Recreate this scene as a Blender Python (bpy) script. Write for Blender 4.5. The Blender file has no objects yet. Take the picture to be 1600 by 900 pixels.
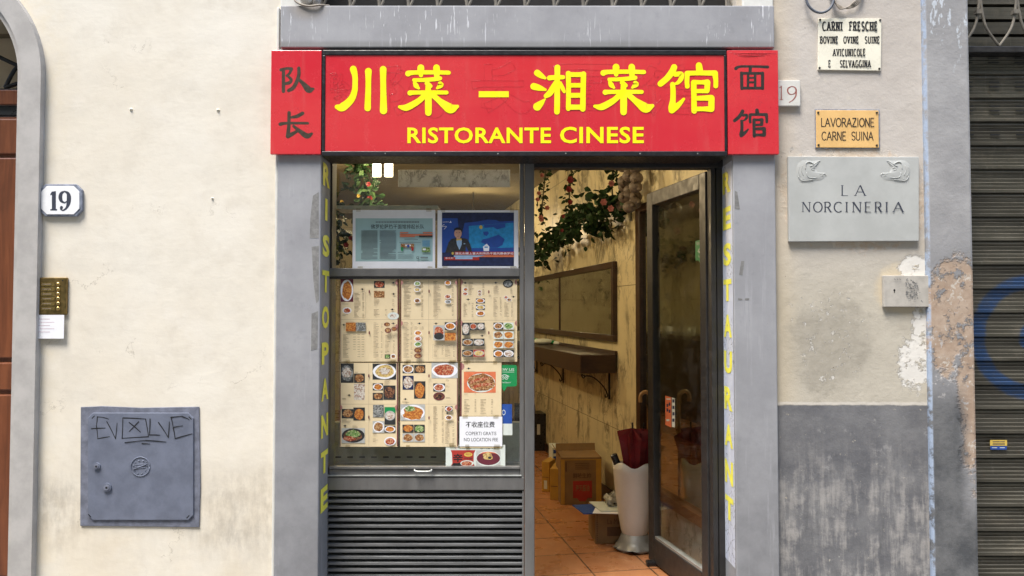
import bpy, math, random
from mathutils import Vector, Matrix
R = math.radians
rng = random.Random(7)
scene = bpy.context.scene
COL = scene.collection

# ------------------------------------------------------------------ camera, sky, sun, exposure
CAM = Vector((0.0, -3.35, 1.55)); TILT = R(1.8); FPX = 1200.0
FZ = 0.20                                # shop floor, one step above the street
cd = bpy.data.cameras.new('camera'); cam = bpy.data.objects.new('camera', cd); COL.objects.link(cam)
cd.sensor_width = 36; cd.lens = 36 * FPX / 1600; cd.clip_end = 500; cd.clip_start = 0.05
cam.location = CAM; cam.rotation_euler = (R(90) + TILT, 0, 0)
scene.camera = cam
world = bpy.data.worlds.new('World'); scene.world = world; world.use_nodes = True
SUN_EL, SUN_AZ = R(66), R(-35)          # azimuth: from straight behind the camera towards the left
wn = world.node_tree; bg = wn.nodes['Background']
sky = wn.nodes.new('ShaderNodeTexSky'); sky.sky_type = 'NISHITA'; sky.sun_disc = False
sky.sun_elevation = SUN_EL; sky.sun_rotation = R(180) - SUN_AZ
wn.links.new(sky.outputs[0], bg.inputs[0]); bg.inputs[1].default_value = 0.14
sd = bpy.data.lights.new('sun', 'SUN'); sun = bpy.data.objects.new('sun', sd); COL.objects.link(sun)
sd.energy = 1.9; sd.angle = R(24); sd.color = (1.0, 0.95, 0.88)
sdir = Vector((math.sin(SUN_AZ) * math.cos(SUN_EL), -math.cos(SUN_AZ) * math.cos(SUN_EL), math.sin(SUN_EL)))
sun.rotation_euler = sdir.to_track_quat('Z', 'Y').to_euler()
sun.location = (0, -2, 12)
vs = scene.view_settings
vs.view_transform = 'Standard'; vs.look = 'None'; vs.gamma = 1; vs.use_curve_mapping = False
vs.exposure = 1.92
try:
    scene.cycles.transparent_max_bounces = 24; scene.cycles.max_bounces = 10; scene.cycles.diffuse_bounces = 5
    scene.cycles.use_denoising = True; scene.cycles.sample_clamp_indirect = 6
except Exception: pass

# ------------------------------------------------------------------ picture plane -> place
FWD = Vector((0, math.cos(TILT), math.sin(TILT))); UP = Vector((0, -math.sin(TILT), math.cos(TILT)))
def ray(px, py): return FWD + Vector((1, 0, 0)) * ((px - 800) / FPX) + UP * ((450 - py) / FPX)
def W(px, py, Y=0.0):
    d = ray(px, py); t = (Y - CAM.y) / d.y; p = CAM + d * t; return p
def FLOOR(px, py, z=FZ):
    d = ray(px, py); t = (z - CAM.z) / d.z; return CAM + d * t
def WX(px, py, Y=0.0): return W(px, py, Y).x
def WZ(py, Y=0.0): return W(800, py, Y).z
WP = Vector((0.827, 1.59, 0)); WD = Vector((-0.188, 0.982, 0)).normalized(); WN = Vector((-WD.y, WD.x, 0))  # right wall of the room; WN points into the room
def RW(px, py, off=0.0):
    d = ray(px, py); p0 = WP + WN * off
    t = (p0 - CAM).dot(WN) / d.dot(WN); return CAM + d * t
ROOMROT = math.atan2(-WD.x, WD.y)
def FP(Y):
    def m(px, py, d=0.0):
        p = W(px, py, Y); return (p.x, Y - d, p.z)
    return m
def crop(m, ox, oy, s): return lambda px, py, d=0.0: m(ox + px / s, oy + py / s, d)

# ------------------------------------------------------------------ materials
class NT:
    def __init__(s, name):
        s.m = bpy.data.materials.new(name); s.m.use_nodes = True; s.t = s.m.node_tree
        s.b = s.t.nodes['Principled BSDF']; s.out = s.t.nodes['Material Output']
        s._pos = None
    def n(s, ty): return s.t.nodes.new(ty)
    def l(s, a, b): s.t.links.new(a, b)
    def put(s, sock, v):
        if hasattr(v, 'is_output'): s.l(v, sock)
        elif isinstance(v, (tuple, list)): sock.default_value = (*v, 1) if len(v) == 3 and len(sock.default_value) == 4 else v
        else: sock.default_value = v
    def pos(s):
        if s._pos is None: s._pos = s.n('ShaderNodeNewGeometry').outputs['Position']
        return s._pos
    def scl(s, v, k):
        q = s.n('ShaderNodeVectorMath'); q.operation = 'MULTIPLY'; s.put(q.inputs[0], v); q.inputs[1].default_value = k; return q.outputs[0]
    def noise(s, scale, detail=4, rough=.6, vec=None, dist=0.0):
        q = s.n('ShaderNodeTexNoise'); s.l(vec if vec is not None else s.pos(), q.inputs['Vector'])
        q.inputs['Scale'].default_value = scale; q.inputs['Detail'].default_value = detail
        q.inputs['Roughness'].default_value = rough; q.inputs['Distortion'].default_value = dist
        return q.outputs['Fac']
    def vor(s, scale, feat='F1', vec=None, out='Distance'):
        q = s.n('ShaderNodeTexVoronoi'); q.feature = feat; s.l(vec if vec is not None else s.pos(), q.inputs['Vector'])
        q.inputs['Scale'].default_value = scale; return q.outputs[out]
    def xyz(s):
        q = s.n('ShaderNodeSeparateXYZ'); s.l(s.pos(), q.inputs[0]); return q.outputs
    def ma(s, op, a, b=0.0, c=0.0):
        q = s.n('ShaderNodeMath'); q.operation = op; s.put(q.inputs[0], a); s.put(q.inputs[1], b); s.put(q.inputs[2], c); return q.outputs[0]
    def step(s, v, lo, hi, a=0.0, b=1.0):
        q = s.n('ShaderNodeMapRange'); q.interpolation_type = 'SMOOTHSTEP'; s.put(q.inputs[0], v)
        q.inputs[1].default_value = lo; q.inputs[2].default_value = hi; q.inputs[3].default_value = a; q.inputs[4].default_value = b
        return q.outputs[0]
    def mix(s, f, a, b):
        q = s.n('ShaderNodeMix'); q.data_type = 'RGBA'; s.put(q.inputs[0], f); s.put(q.inputs[6], a); s.put(q.inputs[7], b); return q.outputs[2]
    def mul(s, *v):
        o = v[0]
        for k in v[1:]: o = s.ma('MULTIPLY', o, k)
        return o
    def mx(s, *v):
        o = v[0]
        for k in v[1:]: o = s.ma('MAXIMUM', o, k)
        return o
    def ell(s, cx, cz, rx, rz, soft=.35, wob=None):
        X, _, Z = s.xyz(); a = s.ma('DIVIDE', s.ma('SUBTRACT', X, cx), rx); b = s.ma('DIVIDE', s.ma('SUBTRACT', Z, cz), rz)
        d = s.ma('SQRT', s.ma('ADD', s.ma('MULTIPLY', a, a), s.ma('MULTIPLY', b, b)))
        if wob is not None: d = s.ma('ADD', d, wob)
        return s.step(d, 1 + soft, 1 - soft)
    def bump(s, h, strength=.3, dist=.002, prev=None):
        q = s.n('ShaderNodeBump'); s.put(q.inputs['Height'], h); q.inputs['Strength'].default_value = strength; q.inputs['Distance'].default_value = dist
        if prev is not None: s.l(prev, q.inputs['Normal'])
        return q.outputs[0]
    def done(s, color, rough=.7, nrm=None, metal=0.0, spec=.5, coat=0.0):
        s.put(s.b.inputs['Base Color'], color); s.put(s.b.inputs['Roughness'], rough); s.put(s.b.inputs['Metallic'], metal)
        s.b.inputs['Specular IOR Level'].default_value = spec; s.b.inputs['Coat Weight'].default_value = coat
        if nrm is not None: s.l(nrm, s.b.inputs['Normal'])
        return s.m
MC = {}
def S(r, g, b):   # sRGB 0-255 -> linear
    f = lambda c: c / 12.92 if c <= .04045 else ((c + .055) / 1.055) ** 2.4
    return (f(r / 255), f(g / 255), f(b / 255))
def flat(name, c, rough=.6, var=.12, scale=25, bump=.15, bscale=200, metal=0.0, spec=.4, coat=0.0, stretch=None):
    if name in MC: return MC[name]
    t = NT(name); v = t.scl(t.pos(), stretch) if stretch else None
    f = t.step(t.noise(scale, 5, .65, v), .3, .7)
    a = tuple(x * (1 - var) for x in c); b = tuple(min(1, x * (1 + var)) for x in c)
    r = t.step(t.noise(scale * 2, 3, .6, v), .3, .7, max(0, rough - .1), min(1, rough + .1))
    nr = t.bump(t.noise(bscale, 4, .6, v), bump, .0008) if bump else None
    MC[name] = t.done(t.mix(f, a, b), r, nr, metal, spec, coat); return MC[name]

def m_wall_cream():
    t = NT('cream_plaster'); X, Y, Z = t.xyz()
    big = t.noise(1.3, 5, .6); mid = t.noise(7, 6, .65); fine = t.noise(60, 5, .7)
    c = t.mix(t.step(big, .3, .7), (.68, .62, .51), (.735, .69, .595))
    c = t.mix(t.mul(t.step(mid, .48, .72), .45), c, (.585, .53, .435)); c = t.mix(t.mul(t.step(t.noise(3.1, 6, .7), .55, .66), .4), c, (.74, .69, .60))
    # splash dirt low on the wall, streaky and broken
    zz = t.ma('ADD', Z, t.ma('MULTIPLY', t.ma('SUBTRACT', t.noise(5, 5, .7), .5), .35))
    streak = t.ma('ADD', t.ma('MULTIPLY', t.noise(1, 6, .7, t.scl(t.pos(), (32, 32, 9))), .55), t.ma('MULTIPLY', t.noise(11, 6, .72), .45))
    band = t.mul(t.step(zz, .95, .74), t.step(zz, .40, .68, .45, 1))
    near = t.mx(t.ell(WX(375, 800), WZ(800), .26, .25, .6), t.ell(WX(90, 800), WZ(800), .16, .22, .6), .25)
    c = t.mix(t.mul(band, near, t.step(streak, .34, .66), .62), c, (.27, .24, .20))
    c = t.mix(t.mul(t.step(Z, 1.25, .5), t.step(t.noise(3, 4, .6), .35, .65), .4), c, (.66, .56, .40))
    c = t.mix(t.mul(t.step(X, WX(405, 500), WX(437, 500)), t.step(t.noise(12, 5, .7), .45, .7), .45), c, (.42, .38, .32))
    c = t.mix(t.mul(t.step(X, WX(120, 400), WX(62, 400)), t.step(t.noise(9, 5, .7), .4, .7), .35), c, (.70, .60, .40))
    specks = t.step(t.vor(26), .03, .012); c = t.mix(t.mul(specks, t.step(t.noise(4), .55, .62), .7), c, (.2, .18, .15))
    rp = t.mx(t.ell(WX(330, 470), WZ(470), .16, .1, .25, t.ma('MULTIPLY', t.ma('SUBTRACT', t.noise(5, 5, .6), .5), 1.6)), t.ell(WX(190, 420), WZ(400), .3, .07, .25, t.ma('MULTIPLY', t.ma('SUBTRACT', t.noise(4, 5, .6), .5), 1.6)), t.ell(WX(120, 590), WZ(590), .12, .1, .25, t.ma('MULTIPLY', t.ma('SUBTRACT', t.noise(6, 5, .6), .5), 1.6)))
    c = t.mix(t.mul(rp, t.step(t.noise(9, 5, .7), .35, .6), .3), c, (.60, .555, .47))
    crk = t.mul(t.step(t.ma('ABSOLUTE', t.ma('SUBTRACT', t.noise(2.0, 7, .66), .5)), .0042, .0008), t.step(t.noise(1.9, 3), .54, .60))
    c = t.mix(t.mul(crk, .5), c, (.30, .26, .20))
    trow = t.noise(1, 5, .6, t.scl(t.pos(), (9, 9, 22)), 1.2)
    n1 = t.bump(t.noise(4, 4, .5), .5, .010); n1 = t.bump(trow, .16, .003, n1); n1 = t.bump(rp, .15, .0012, n1); n2 = t.bump(t.mix(.45, fine, t.noise(170, 4, .7)), .28, .0018, n1)
    n3 = t.bump(t.mul(crk, t.step(t.noise(1.7), .5, .6)), .35, .0015, n2)
    return t.done(c, .9, n3, 0, .2)
def m_wall_right():
    t = NT('stained_plaster'); X, Y, Z = t.xyz()
    wob = t.ma('MULTIPLY', t.ma('SUBTRACT', t.noise(14, 6, .7), .5), 1.6)
    wob2 = t.ma('MULTIPLY', t.ma('SUBTRACT', t.noise(45, 6, .75), .5), 2.2)
    c = t.mix(t.step(t.noise(2.2, 5, .6), .3, .7), (.47, .425, .375), (.55, .505, .45))
    c = t.mix(t.mul(t.step(Z, WZ(300), WZ(480)), .8), c, t.mix(t.step(t.noise(6, 5, .7), .3, .7), (.41, .37, .29), (.485, .445, .355)))
    c = t.mix(t.mul(t.ell(WX(1290, 545), WZ(545), .2, .17, .2, t.ma('MULTIPLY', wob, .5)), .55), c, (.36, .33, .27))
    c = t.mix(t.mul(t.step(X, WX(1262, 500), WX(1214, 500)), .4), c, (.52, .42, .27))
    # newer mortar round the plaque and the little hatch
    c = t.mix(t.mul(t.ell(WX(1334, 310), WZ(310), .30, .205, .10, t.ma('MULTIPLY', wob, .25)), .8), c, (.55, .445, .33))
    c = t.mix(t.mul(t.ell(WX(1415, 452), WZ(452), .135, .115, .12, t.ma('MULTIPLY', wob, .4)), .9), c, (.55, .47, .34))
    pale = t.mul(t.step(t.noise(17, 6, .75), .40, .46), t.mx(t.ell(WX(1430, 420), WZ(418), .075, .05, .1, wob2), t.ell(WX(1428, 570), WZ(568), .07, .11, .08, wob2), t.ell(WX(1444, 500), WZ(520), .05, .2, .1, wob2),
                t.mul(t.ell(WX(1300, 520), WZ(515), .14, .16, .2, wob), t.step(t.noise(24, 6, .7), .60, .63))))
    c = t.mix(t.mul(pale, .85), c, (.66, .63, .56))
    c = t.mix(t.mul(t.ell(WX(1300, 530), WZ(535), .14, .2, .22, t.ma('MULTIPLY', t.ma('SUBTRACT', t.noise(5, 7, .72), .5), 3.2)), .62), c, t.mix(t.step(t.noise(20, 6, .7), .35, .65), (.31, .28, .225), (.37, .335, .275)))
    rim = t.mul(t.ell(WX(1334, 310), WZ(310), .345, .245, .02, t.ma('MULTIPLY', wob, .22)), t.step(t.noise(9, 6, .75), .44, .56))
    c = t.mix(t.mul(rim, .75), c, t.mix(t.step(t.noise(28, 6, .7), .4, .6), (.50, .385, .28), (.60, .53, .44)))
    c = t.mix(t.mul(t.step(t.noise(13, 7, .78), .60, .63), t.step(Z, WZ(640), WZ(400)), .6), c, (.57, .52, .44))
    pale = t.mx(pale, t.mul(t.step(t.noise(21, 7, .78), .585, .60), t.mx(t.ell(WX(1275, 480), WZ(485), .11, .075, .4), t.ell(WX(1296, 560), WZ(560), .12, .12, .4), t.ell(WX(1300, 235), WZ(237), .24, .02, .5))))
    c = t.mix(t.mul(pale, .85), c, (.70, .67, .61))
    # grey painted dado with a hand cut edge
    ze = t.ma('ADD', Z, t.ma('MULTIPLY', t.ma('SUBTRACT', t.noise(18, 3, .5), .5), .012))
    zl = WZ(633)
    g = t.mix(t.step(t.noise(5, 6, .7), .3, .72), (.115, .115, .122), (.19, .188, .188))
    st = t.noise(1, 6, .7, t.scl(t.pos(), (24, 24, 2.6)))
    g = t.mix(t.mul(t.step(t.ma('ADD', t.ma('MULTIPLY', st, .5), t.ma('MULTIPLY', t.noise(7, 7, .74), .5)), .46, .60), t.step(Z, WZ(650), WZ(800)), .75), g, (.37, .35, .325))
    g = t.mix(t.mul(t.step(t.noise(9, 6, .75), .58, .66), .5), g, (.32, .31, .30))
    g = t.mix(t.mul(t.step(t.noise(33, 6, .8), .66, .70), t.step(t.noise(5), .5, .6)), g, (.55, .53, .49))
    g = t.mix(t.mul(t.step(st, .45, .3), t.step(Z, WZ(720), WZ(880)), .5), g, (.075, .073, .07))
    dado = t.mul(t.step(ze, zl + .004, zl - .004), t.step(t.noise(34, 6, .8), .66, .62, .25, 1))
    edge = t.mul(t.step(ze, zl + .016, zl + .010), t.step(ze, zl - .002, zl + .004))
    c = t.mix(t.mul(edge, .6), c, (.62, .58, .52)); c = t.mix(dado, c, g)
    hole = t.mul(t.step(t.vor(17), .05, .025), t.step(t.noise(6), .52, .56)); c = t.mix(hole, c, (.12, .10, .085))
    n1 = t.bump(t.noise(7, 6, .65), .55, .010); n2 = t.bump(t.mix(.5, t.noise(50, 5, .7), t.noise(160, 4, .7)), .45, .0022, n1)
    n3 = t.bump(pale, .8, -.0035, n2); n3 = t.bump(rim, .5, .002, n3)
    return t.done(c, .9, n3, 0, .2)
def m_pilaster():
    t = NT('peeling_painted_stone'); X, Y, Z = t.xyz()
    wob = t.ma('MULTIPLY', t.ma('SUBTRACT', t.noise(11, 6, .7), .5), 1.8)
    c = t.mix(t.step(t.noise(4, 6, .65), .3, .7), (.27, .265, .262), (.36, .352, .345))
    c = t.mix(t.mul(t.step(t.noise(9, 6, .7, t.scl(t.pos(), (1.6, 1, .7))), .57, .60), t.step(Z, WZ(170), WZ(20))), c, (.50, .53, .56))
    c = t.mix(t.mul(t.step(Z, WZ(330), WZ(420)), .6), c, (.20, .20, .205))
    tc = t.mix(t.step(t.noise(16, 5, .7), .3, .7), (.34, .245, .175), (.43, .335, .255))
    terr = t.mx(t.ell(WX(1490, 480), WZ(480), .13, .22, .12, wob), t.ell(WX(1512, 640), WZ(610), .055, .42, .15, wob), t.ell(WX(1470, 520), WZ(505), .08, .2, .12, wob))
    terr = t.mul(terr, t.step(t.noise(15, 7, .75), .40, .46)); c = t.mix(terr, c, tc); c = t.mix(t.mul(terr, t.step(t.noise(23, 7, .78), .56, .6)), c, (.52, .47, .40))
    c = t.mix(t.mul(t.step(t.noise(20, 6, .75), .60, .64), t.step(Z, WZ(420), WZ(560)), t.step(Z, WZ(780), WZ(690))), c, (.46, .44, .42))
    dk = t.mul(t.step(t.ma('ADD', Z, t.ma('MULTIPLY', wob, .05)), WZ(590), WZ(650)), t.step(t.ma('ADD', X, t.ma('MULTIPLY', wob, .03)), WX(1515, 650), WX(1490, 650)))
    dk = t.mx(dk, t.step(t.ma('ADD', Z, t.ma('MULTIPLY', wob, .06)), WZ(765), WZ(820)))
    c = t.mix(dk, c, t.mix(t.step(t.noise(8, 6, .7), .3, .7), (.075, .078, .082), (.15, .15, .15)))
    c = t.mix(t.mul(t.step(X, WX(1454.5, 450, -.02), WX(1452, 450, -.02)), t.step(t.noise(22, 6, .7), .38, .55), .85), c, (.34, .41, .52))
    n1 = t.bump(t.noise(8, 6, .65), .6, .008); n2 = t.bump(t.noise(70, 6, .75), .5, .002, n1); n3 = t.bump(terr, .9, -.004, n2)
    return t.done(c, .85, n3, 0, .25)
def m_stone_grey(name, drips=False, warm=0.0):
    t = NT(name); X, Y, Z = t.xyz()
    c = t.mix(t.step(t.noise(3.5, 6, .62), .3, .72), (.268, .267, .276), (.345, .344, .352))
    c = t.mix(t.mul(t.step(t.noise(18, 6, .7), .55, .75), .35), c, (.19, .19, .205))
    c = t.mix(t.mul(t.step(Z, 1.5, .4), .6), c, t.mix(t.step(t.noise(7, 6, .7), .3, .7), (.13, .13, .135), (.20, .20, .205)))  # darker down the jambs: light falloff painted in, with some handling wear
    c = t.mix(t.mul(t.step(t.vor(55), .06, .03), t.step(t.noise(9), .55, .6)), c, (.10, .10, .11))
    if drips:
        s1 = t.noise(1, 3, .6, t.scl(t.pos(), (90, 90, 7))); s2 = t.noise(1, 3, .6, t.scl(t.pos(), (190, 190, 14)))
        zone = t.step(t.noise(2.6, 3, .6), .38, .62)
        d = t.mx(t.mul(t.step(s1, .635, .67), zone), t.mul(t.step(s2, .66, .69), zone, .8))
        c = t.mix(t.mul(d, .8), c, (.72, .72, .74))
        c = t.mix(t.mul(t.ell(WX(485, 20), WZ(18), .07, .045, .6), .6), c, (.25, .21, .16))
        c = t.mix(t.mul(t.step(Z, WZ(66), WZ(74)), .5), c, (.16, .155, .14))
    c = t.mix(t.mul(t.step(t.noise(1, 5, .7, t.scl(t.pos(), (26, 26, 2.2))), .55, .72), .35), c, (.42, .42, .43)); c = t.mix(t.mul(t.step(t.noise(42, 6, .8), .67, .71), .6), c, (.46, .45, .43))
    n1 = t.bump(t.noise(16, 6, .65), .25, .003); n2 = t.bump(t.noise(140, 4, .7), .25, .001, n1)
    return t.done(c, t.step(t.noise(6), .3, .7, .55, .75), n2, 0, .35)
def m_marble(name, base, vein, scale=1.0, gloss=.25, sharp=.05):
    t = NT(name)
    v = t.scl(t.pos(), (1.5 * scale, 1.5 * scale, .95 * scale))
    w = t.noise(1.6, 7, .66, v, .9); w2 = t.noise(3.7, 7, .7, v, 1.4)
    a = t.step(t.ma('ABSOLUTE', t.ma('SUBTRACT', w, .5)), sharp, .0); b = t.step(t.ma('ABSOLUTE', t.ma('SUBTRACT', w2, .52)), sharp * .55, .0)
    patch = t.step(t.noise(1.9, 4, .55, v), .42, .60)
    c = t.mix(t.step(t.noise(2.1, 4, .6), .3, .7), tuple(x * .9 for x in base), base)
    c = t.mix(t.mul(t.mx(t.mul(a, .75), t.mul(b, .7)), patch), c, vein)
    return t, c, gloss
def m_room_wall():
    t, c, g = m_marble('veined_yellow_marble', (.66, .575, .35), (.06, .048, .03), 1.25, .42, .055)
    # slab joints
    rot = t.n('ShaderNodeVectorRotate'); rot.rotation_type = 'Z_AXIS'; t.l(t.pos(), rot.inputs['Vector']); rot.inputs['Angle'].default_value = -ROOMROT
    br = t.n('ShaderNodeTexBrick'); sp = t.n('ShaderNodeSeparateXYZ'); t.l(rot.outputs[0], sp.inputs[0])
    cb = t.n('ShaderNodeCombineXYZ'); t.l(t.ma('ADD', sp.outputs[0], sp.outputs[1]), cb.inputs[0]); t.l(t.ma('ADD', sp.outputs[2], .27), cb.inputs[1])
    t.l(cb.outputs[0], br.inputs['Vector']); br.offset = 0; br.inputs['Scale'].default_value = 1; br.inputs['Mortar Size'].default_value = .002
    br.inputs['Brick Width'].default_value = .62; br.inputs['Row Height'].default_value = 1.0; br.inputs['Mortar Smooth'].default_value = .1
    c = t.mix(br.outputs['Fac'], c, (.10, .075, .04))
    return t.done(c, g, None, 0, .5)
def m_floor():
    t = NT('terracotta_tiles')
    rot = t.n('ShaderNodeVectorRotate'); rot.rotation_type = 'Z_AXIS'; t.l(t.pos(), rot.inputs['Vector']); rot.inputs['Angle'].default_value = -ROOMROT
    off = t.n('ShaderNodeVectorMath'); off.operation = 'ADD'; t.l(rot.outputs[0], off.inputs[0]); off.inputs[1].default_value = (.10, .05, 0)
    br = t.n('ShaderNodeTexBrick'); t.l(off.outputs[0], br.inputs['Vector']); br.offset = 0; br.inputs['Scale'].default_value = 1
    br.inputs['Mortar Size'].default_value = .0045; br.inputs['Brick Width'].default_value = .318; br.inputs['Row Height'].default_value = .318
    br.inputs['Mortar Smooth'].default_value = .2; br.inputs['Color1'].default_value = (.46, .20, .085, 1); br.inputs['Color2'].default_value = (.36, .15, .062, 1); br.inputs['Mortar'].default_value = (.05, .03, .02, 1)
    c = t.mix(t.mul(t.step(t.noise(9, 6, .7), .4, .7), .45), br.outputs['Color'], (.52, .27, .13))
    c = t.mix(t.mul(t.step(t.noise(30, 6, .7), .55, .7), .4), c, (.22, .09, .04))
    n = t.bump(t.ma('SUBTRACT', 1, br.outputs['Fac']), .5, .003); n = t.bump(t.noise(40, 4, .6), .15, .002, n)
    return t.done(c, t.step(t.noise(7, 4), .3, .7, .22, .42), n, 0, .5)
def m_glass(name, tint=(.93, .95, .94), ior=1.5, dirt=.02):
    t = NT(name); tr = t.n('ShaderNodeBsdfTransparent'); gl = t.n('ShaderNodeBsdfGlossy'); mx = t.n('ShaderNodeMixShader')
    g = t.n('ShaderNodeNewGeometry'); dp = t.n('ShaderNodeVectorMath'); dp.operation = 'DOT_PRODUCT'; t.l(g.outputs['Normal'], dp.inputs[0]); t.l(g.outputs['Incoming'], dp.inputs[1])
    f0 = ((ior - 1) / (ior + 1)) ** 2; fr = t.ma('ADD', t.ma('MULTIPLY', t.ma('POWER', t.ma('SUBTRACT', 1, t.ma('ABSOLUTE', dp.outputs['Value'])), 5), 1 - f0), f0); tr.inputs[0].default_value = (*tint, 1); gl.inputs['Roughness'].default_value = 0.0
    df = t.n('ShaderNodeBsdfDiffuse'); df.inputs[0].default_value = (.5, .5, .48, 1); m2 = t.n('ShaderNodeMixShader')
    t.put(m2.inputs[0], t.step(t.noise(9, 6, .75), .45, .8, 0, dirt)); t.l(tr.outputs[0], m2.inputs[1]); t.l(df.outputs[0], m2.inputs[2])
    t.l(fr, mx.inputs[0]); t.l(m2.outputs[0], mx.inputs[1]); t.l(gl.outputs[0], mx.inputs[2]); t.l(mx.outputs[0], t.out.inputs[0])
    return t.m
def m_emit(name, c, s):
    t = NT(name); e = t.n('ShaderNodeEmission'); e.inputs[0].default_value = (*c, 1); e.inputs[1].default_value = s; t.l(e.outputs[0], t.out.inputs[0]); return t.m
def m_wood(name, a, b, rough=.5, axis='X', scale=1.0, coat=0.1):
    t = NT(name); k = {'X': (3, 40, 40), 'Z': (40, 40, 3), 'Y': (40, 3, 40)}[axis]
    v = t.scl(t.pos(), tuple(q * scale for q in k)); w = t.noise(1, 6, .65, v, .6)
    c = t.mix(t.step(w, .3, .7), a, b); c = t.mix(t.mul(t.step(t.noise(3, 4), .5, .7), .3), c, tuple(q * .5 for q in a))
    return t.done(c, rough, t.bump(w, .15, .001), 0, .4, coat)
def m_dish(name, cols, scale=190):
    t = NT(name); q = t.n('ShaderNodeTexVoronoi'); t.l(t.pos(), q.inputs['Vector']); q.inputs['Scale'].default_value = scale
    sp = t.n('ShaderNodeSeparateColor'); t.l(q.outputs['Color'], sp.inputs[0])
    c = t.mix(t.step(sp.outputs[0], .25, .45), cols[0], cols[1]); c = t.mix(t.step(sp.outputs[1], .6, .8), c, cols[2])
    c = t.mix(t.mul(t.step(t.noise(scale * .8, 4, .7), .5, .75), .6), c, tuple(x * .3 for x in cols[0]))
    return t.done(c, .45, None, 0, .3)
def m_shutter():
    t = NT('weathered_shutter_metal'); X, Y, Z = t.xyz()
    v = t.scl(t.pos(), (2.5, 2.5, 90))
    c = t.mix(t.step(t.noise(1, 6, .7, v), .3, .7), (.062, .057, .042), (.125, .115, .088))
    c = t.mix(t.mul(t.step(t.noise(11, 6, .75), .5, .7), .6), c, (.15, .13, .095))
    c = t.mix(t.mul(t.step(t.noise(1, 6, .7, t.scl(t.pos(), (60, 60, 4))), .58, .7), .4), c, (.17, .16, .13))
    c = t.mix(t.mul(t.step(t.noise(1, 3, .5, t.scl(t.pos(), (1.2, 1.2, 9))), .45, .6), .5), c, (.045, .04, .03)); c = t.mix(t.mul(t.step(t.noise(30, 6, .8), .62, .68), .5), c, (.10, .055, .025))
    # sprayed blue ring
    cx, cz = WX(1616, 527, .12), WZ(527, .12); a = t.ma('SUBTRACT', X, cx); b = t.ma('SUBTRACT', Z, cz)
    d = t.ma('SQRT', t.ma('ADD', t.ma('MULTIPLY', a, a), t.ma('MULTIPLY', b, b)))
    d = t.ma('ADD', d, t.ma('MULTIPLY', t.ma('SUBTRACT', t.noise(60, 4, .7), .5), .012))
    ring = t.mul(t.step(d, .209, .227), t.step(d, .293, .272))
    dot = t.step(d, .072, .056)
    c = t.mix(t.mul(t.mx(ring, dot), t.step(t.noise(24, 5, .7), .25, .6, .55, .85)), c, (.016, .055, .145))
    return t.done(c, t.step(t.noise(20), .3, .7, .4, .6), t.bump(t.noise(90, 5, .7), .2, .001), .35, .4)

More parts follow.
